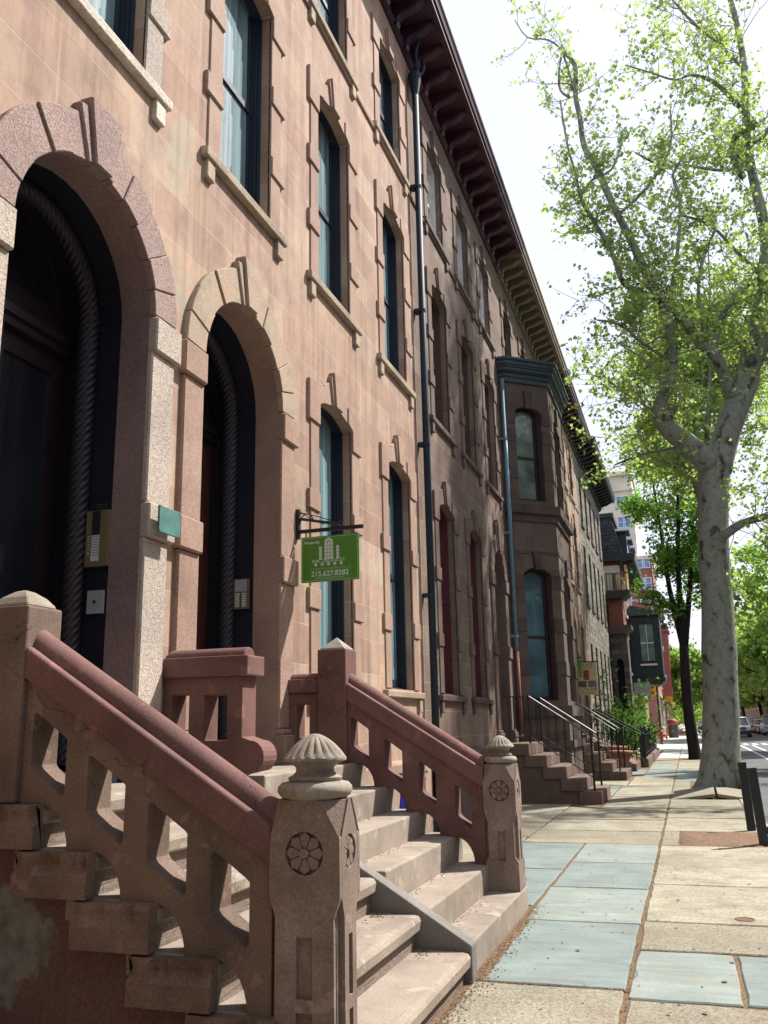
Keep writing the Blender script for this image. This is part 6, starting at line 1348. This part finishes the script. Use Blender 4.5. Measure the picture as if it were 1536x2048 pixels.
# ---------------------------------------------------------------- vehicles
def carpaint(n,c): 
    m=plain(n,c,rough=0.25,var=0.03); m.node_tree.nodes['Principled BSDF'].inputs['Coat Weight'].default_value=1.0; return m
M['tyre']=plain('tyre',(0.015,0.015,0.015),rough=0.8); M['rim']=plain('alloy_rim',(0.35,0.35,0.36),rough=0.3,metal=0.8); M['cglass']=glass('car_glass',(0.02,0.03,0.035))
M['lampw']=plain('headlamp',(0.75,0.75,0.75),rough=0.15,var=0.02); M['lampr']=plain('tail_lamp',(0.45,0.02,0.02),rough=0.2)
def car(label,x,y,Lc,W,Hh,paint,suv=True,face=-1,lower=None,group='cars parked along the far kerb',badge=False,zc=-0.13):
    t=thing('parked_car' if not badge else 'driving_suv',label,'car',(0,0,0),group)
    # local: nose towards -y
    a=Lc/2; w=W/2; hb=Hh*(0.60 if suv else 0.63)
    side=[(-a,0.32),(-a+0.03,0.62*hb/0.98),(-a+0.12,hb*0.86),(-a+0.95,hb*0.99),(a-0.15,hb*1.0),(a-0.02,hb*0.8),(a,0.35),(a-0.25,0.27),(-a+0.25,0.24)]
    q=MB(); n=len(side); vs=[]
    secs=[(-w,0.93),(-w*0.90,1.0),(w*0.90,1.0),(w,0.93)]
    for sx,kz in secs:
        for (yy,zz) in side:
            sh=1-0.05*(abs(sx)>w*0.95); vs.append((sx,yy*sh,0.3+(zz-0.3)*kz if zz>0.3 else zz))
    fs=[tuple(range(n)),tuple(range(4*n-1,3*n-1,-1))]
    for s in range(3):
        for i in range(n): j=(i+1)%n; fs.append((s*n+i,(s+1)*n+i,(s+1)*n+j,s*n+j))
    q.add(vs,fs); b=q.build('body',paint,parent=t,bevel=0.05,seg=2)
    # cabin
    def cab(f,wb,wt,dy,z0,z1,mat,name,yy):
        q=MB(); y0,y1,y2,y3=yy
        q.add([(-wb,y0,z0),(wb,y0,z0),(wb,y3,z0),(-wb,y3,z0),(-wt,y1,z1),(wt,y1,z1),(wt,y2,z1),(-wt,y2,z1)],[(0,3,2,1),(4,5,6,7),(0,1,5,4),(1,2,6,5),(2,3,7,6),(3,0,4,7)]); return q.build(name,mat,parent=t,bevel=f,seg=2)
    ry=(a-0.12,a-0.35) if suv else (a-0.75,a-1.2)
    cab(0.06,w*0.93,w*0.76,0,hb*0.96,Hh-0.06,M['cglass'],'windows',(-a+1.0,-a+1.75,ry[1],ry[0]))
    cab(0.04,w*0.79,w*0.73,0,Hh-0.085,Hh,paint,'roof',(-a+1.62,-a+1.82,ry[1]-0.02,ry[1]+0.06))
    q=MB()
    for s in (-1,1):
        for (ya,yb) in ((-a+1.02,-a+1.76),(0.1,0.15),(ry[0]-0.02,ry[1]+0.02)):
            q.tube([(s*w*0.915,ya,hb*0.97),(s*w*0.76,yb,Hh-0.08)],0.035,6)
    q.build('pillars',paint,parent=t)
    for sx in (-1,1):
        for yy in (-a+0.85,a-0.85):
            q=MB(); q.lathe([(0.20,-0.11),(0.32,-0.10),(0.345,-0.06),(0.345,0.06),(0.32,0.10),(0.20,0.11)],0,0,22); q.rot(Matrix.Translation((sx*(w-0.10),yy,0.345))@Matrix.Rotation(R(90),4,'Y')); wh=q.build('wheel',M['tyre'],parent=t)
            q=MB(); q.lathe([(0.21,-0.118),(0.21,0.118)],0,0,16); q.rot(Matrix.Translation((sx*(w-0.10),yy,0.345))@Matrix.Rotation(R(90),4,'Y')); q.build('rim',M['rim'],parent=wh)
    for s in (-1,1):
        q=MB(); q.prism([(s*w*0.98,hb*0.74),(s*w*0.55,hb*0.70),(s*w*0.58,hb*0.82),(s*w*0.95,hb*0.90)],'y',-a-0.02,-a+0.25); q.build('headlight',M['lampw'],parent=t,bevel=0.01)
        q=MB(); q.box(min(s*w*0.97,s*w*0.8),max(s*w*0.97,s*w*0.8),a-0.1,a+0.015,hb*0.6,hb*0.88); q.build('tail_light',M['lampr'],parent=t)
        q=MB(); q.box(min(s*w*0.99,s*(w+0.17)),max(s*w*0.99,s*(w+0.17)),-a+1.35,-a+1.5,hb*1.0,hb*1.0+0.15); q.build('mirror',paint,parent=t,bevel=0.03)
    q=MB(); q.box(-w*0.52,w*0.52,-a-0.015,-a+0.2,hb*0.62,hb*0.84); q.box(-w*0.5,w*0.5,-a-0.02,-a+0.1,0.40,0.52)
    g=q.build('grille',M['black'],parent=t)
    q=MB(); q.box(-w*0.55,w*0.55,-a-0.024,-a-0.012,hb*0.71,hb*0.74); q.build('grille_bar',M['rim'],parent=g)
    q=MB(); q.box(-w*1.0,w*1.0,-a-0.03,-a+0.3,0.28,hb*0.57); q.box(-w*1.0,w*1.0,a-0.3,a+0.03,0.28,0.55)
    q.build('bumper',lower or paint,parent=t,bevel=0.05)
    MB().box(-0.26,0.26,a+0.031,a+0.04,0.58,0.72).build('number_plate',M['white'],parent=t)
    if badge:
        q=MB(); q.lathe([(1,0),(1,0.01)],0,0,20); q.rot(Matrix.Translation((0,-a-0.025,hb*0.73))@Matrix.Rotation(R(90),4,'X')@Matrix.Diagonal((0.13,0.055,1,1))); q.build('badge',plain('blue_oval',(0.03,0.06,0.3)),parent=g)
    t.location=(x,y,zc); t.rotation_euler=(0,0,0 if face<0 else PI); return t
dk=plain('dark_plastic',(0.03,0.035,0.06))
car('dark navy and white-fronted SUV driving toward the camera',4.15,86,4.5,1.85,1.72,carpaint('white_paint',(0.75,0.76,0.78)),badge=True,lower=dk,group=None)
for i,(y,c,h,s,lb) in enumerate([(93,(0.22,0.30,0.33),1.85,True,'tall pale blue-grey van-like car parked nearest along the far kerb'),(99.5,(0.05,0.055,0.06),1.5,False,'dark saloon parked second along the far kerb'),(106,(0.32,0.04,0.03),1.5,False,'red hatchback parked third along the far kerb'),(112.5,(0.14,0.17,0.15),1.65,True,'grey-green SUV parked fourth along the far kerb'),(119,(0.6,0.6,0.6),1.45,False,'white saloon parked fifth along the far kerb'),(126,(0.05,0.06,0.09),1.6,True,'navy SUV parked sixth along the far kerb')]):
    car(lb,7.45,y,4.4,1.8,h,carpaint('car_paint_%s'%['slate','black','red','sage','white','navy'][i],c),suv=s)
car('white saloon following behind the oncoming SUV',5.6,118,4.4,1.78,1.45,carpaint('white_paint2',(0.7,0.7,0.7)),suv=False,group=None)
car('blue car parked at the left kerb beyond the pedestrians',2.0,124,4.3,1.75,1.45,carpaint('blue_paint',(0.03,0.08,0.25)),suv=False,group=None)
# ---------------------------------------------------------------- light
SUN=Vector((0.45,0.45,0.77)).normalized()
w=bpy.data.worlds.new('World'); sc.world=w; w.use_nodes=True; nt=w.node_tree
bg=nt.nodes['Background']; sky=nt.nodes.new('ShaderNodeTexSky'); sky.sky_type='NISHITA'; sky.sun_disc=False
sky.sun_elevation=math.asin(SUN.z); sky.sun_rotation=math.atan2(SUN.x,SUN.y); sky.dust_density=3.0; sky.air_density=1.2; sky.ozone_density=1.5
nt.links.new(sky.outputs[0],bg.inputs[0]); bg.inputs[1].default_value=0.115
mx=nt.nodes.new('ShaderNodeMixRGB'); mx.inputs[0].default_value=0.75; mx.inputs[2].default_value=(5.5,5.7,6.7,1); nt.links.new(sky.outputs[0],mx.inputs[1]); nt.links.new(mx.outputs[0],bg.inputs[0])
ld=bpy.data.lights.new('sun','SUN'); ld.energy=5.0; ld.angle=R(1.2); ld.color=(1.0,0.955,0.88); lo=bpy.data.objects.new('sun',ld); col.objects.link(lo)
lo.rotation_euler=SUN.to_track_quat('Z','Y').to_euler(); lo.location=(0,0,60)
# the row carries on behind the camera
simple_house('brownstone row house behind the camera, adjoining the rough arch house',-3.5,-26,-2.52,12.9,M['ash2'],None,6,3,z0=1.95,fl=3.9,wh=2.6,cap=M['purp'],gm=M['paneB'],wm_=M['trim2'])
sc.view_settings.view_transform='Standard'; sc.view_settings.look='None'; sc.view_settings.exposure=0.78; sc.view_settings.gamma=1
print('leaves',cnt,'objects',len(bpy.data.objects))
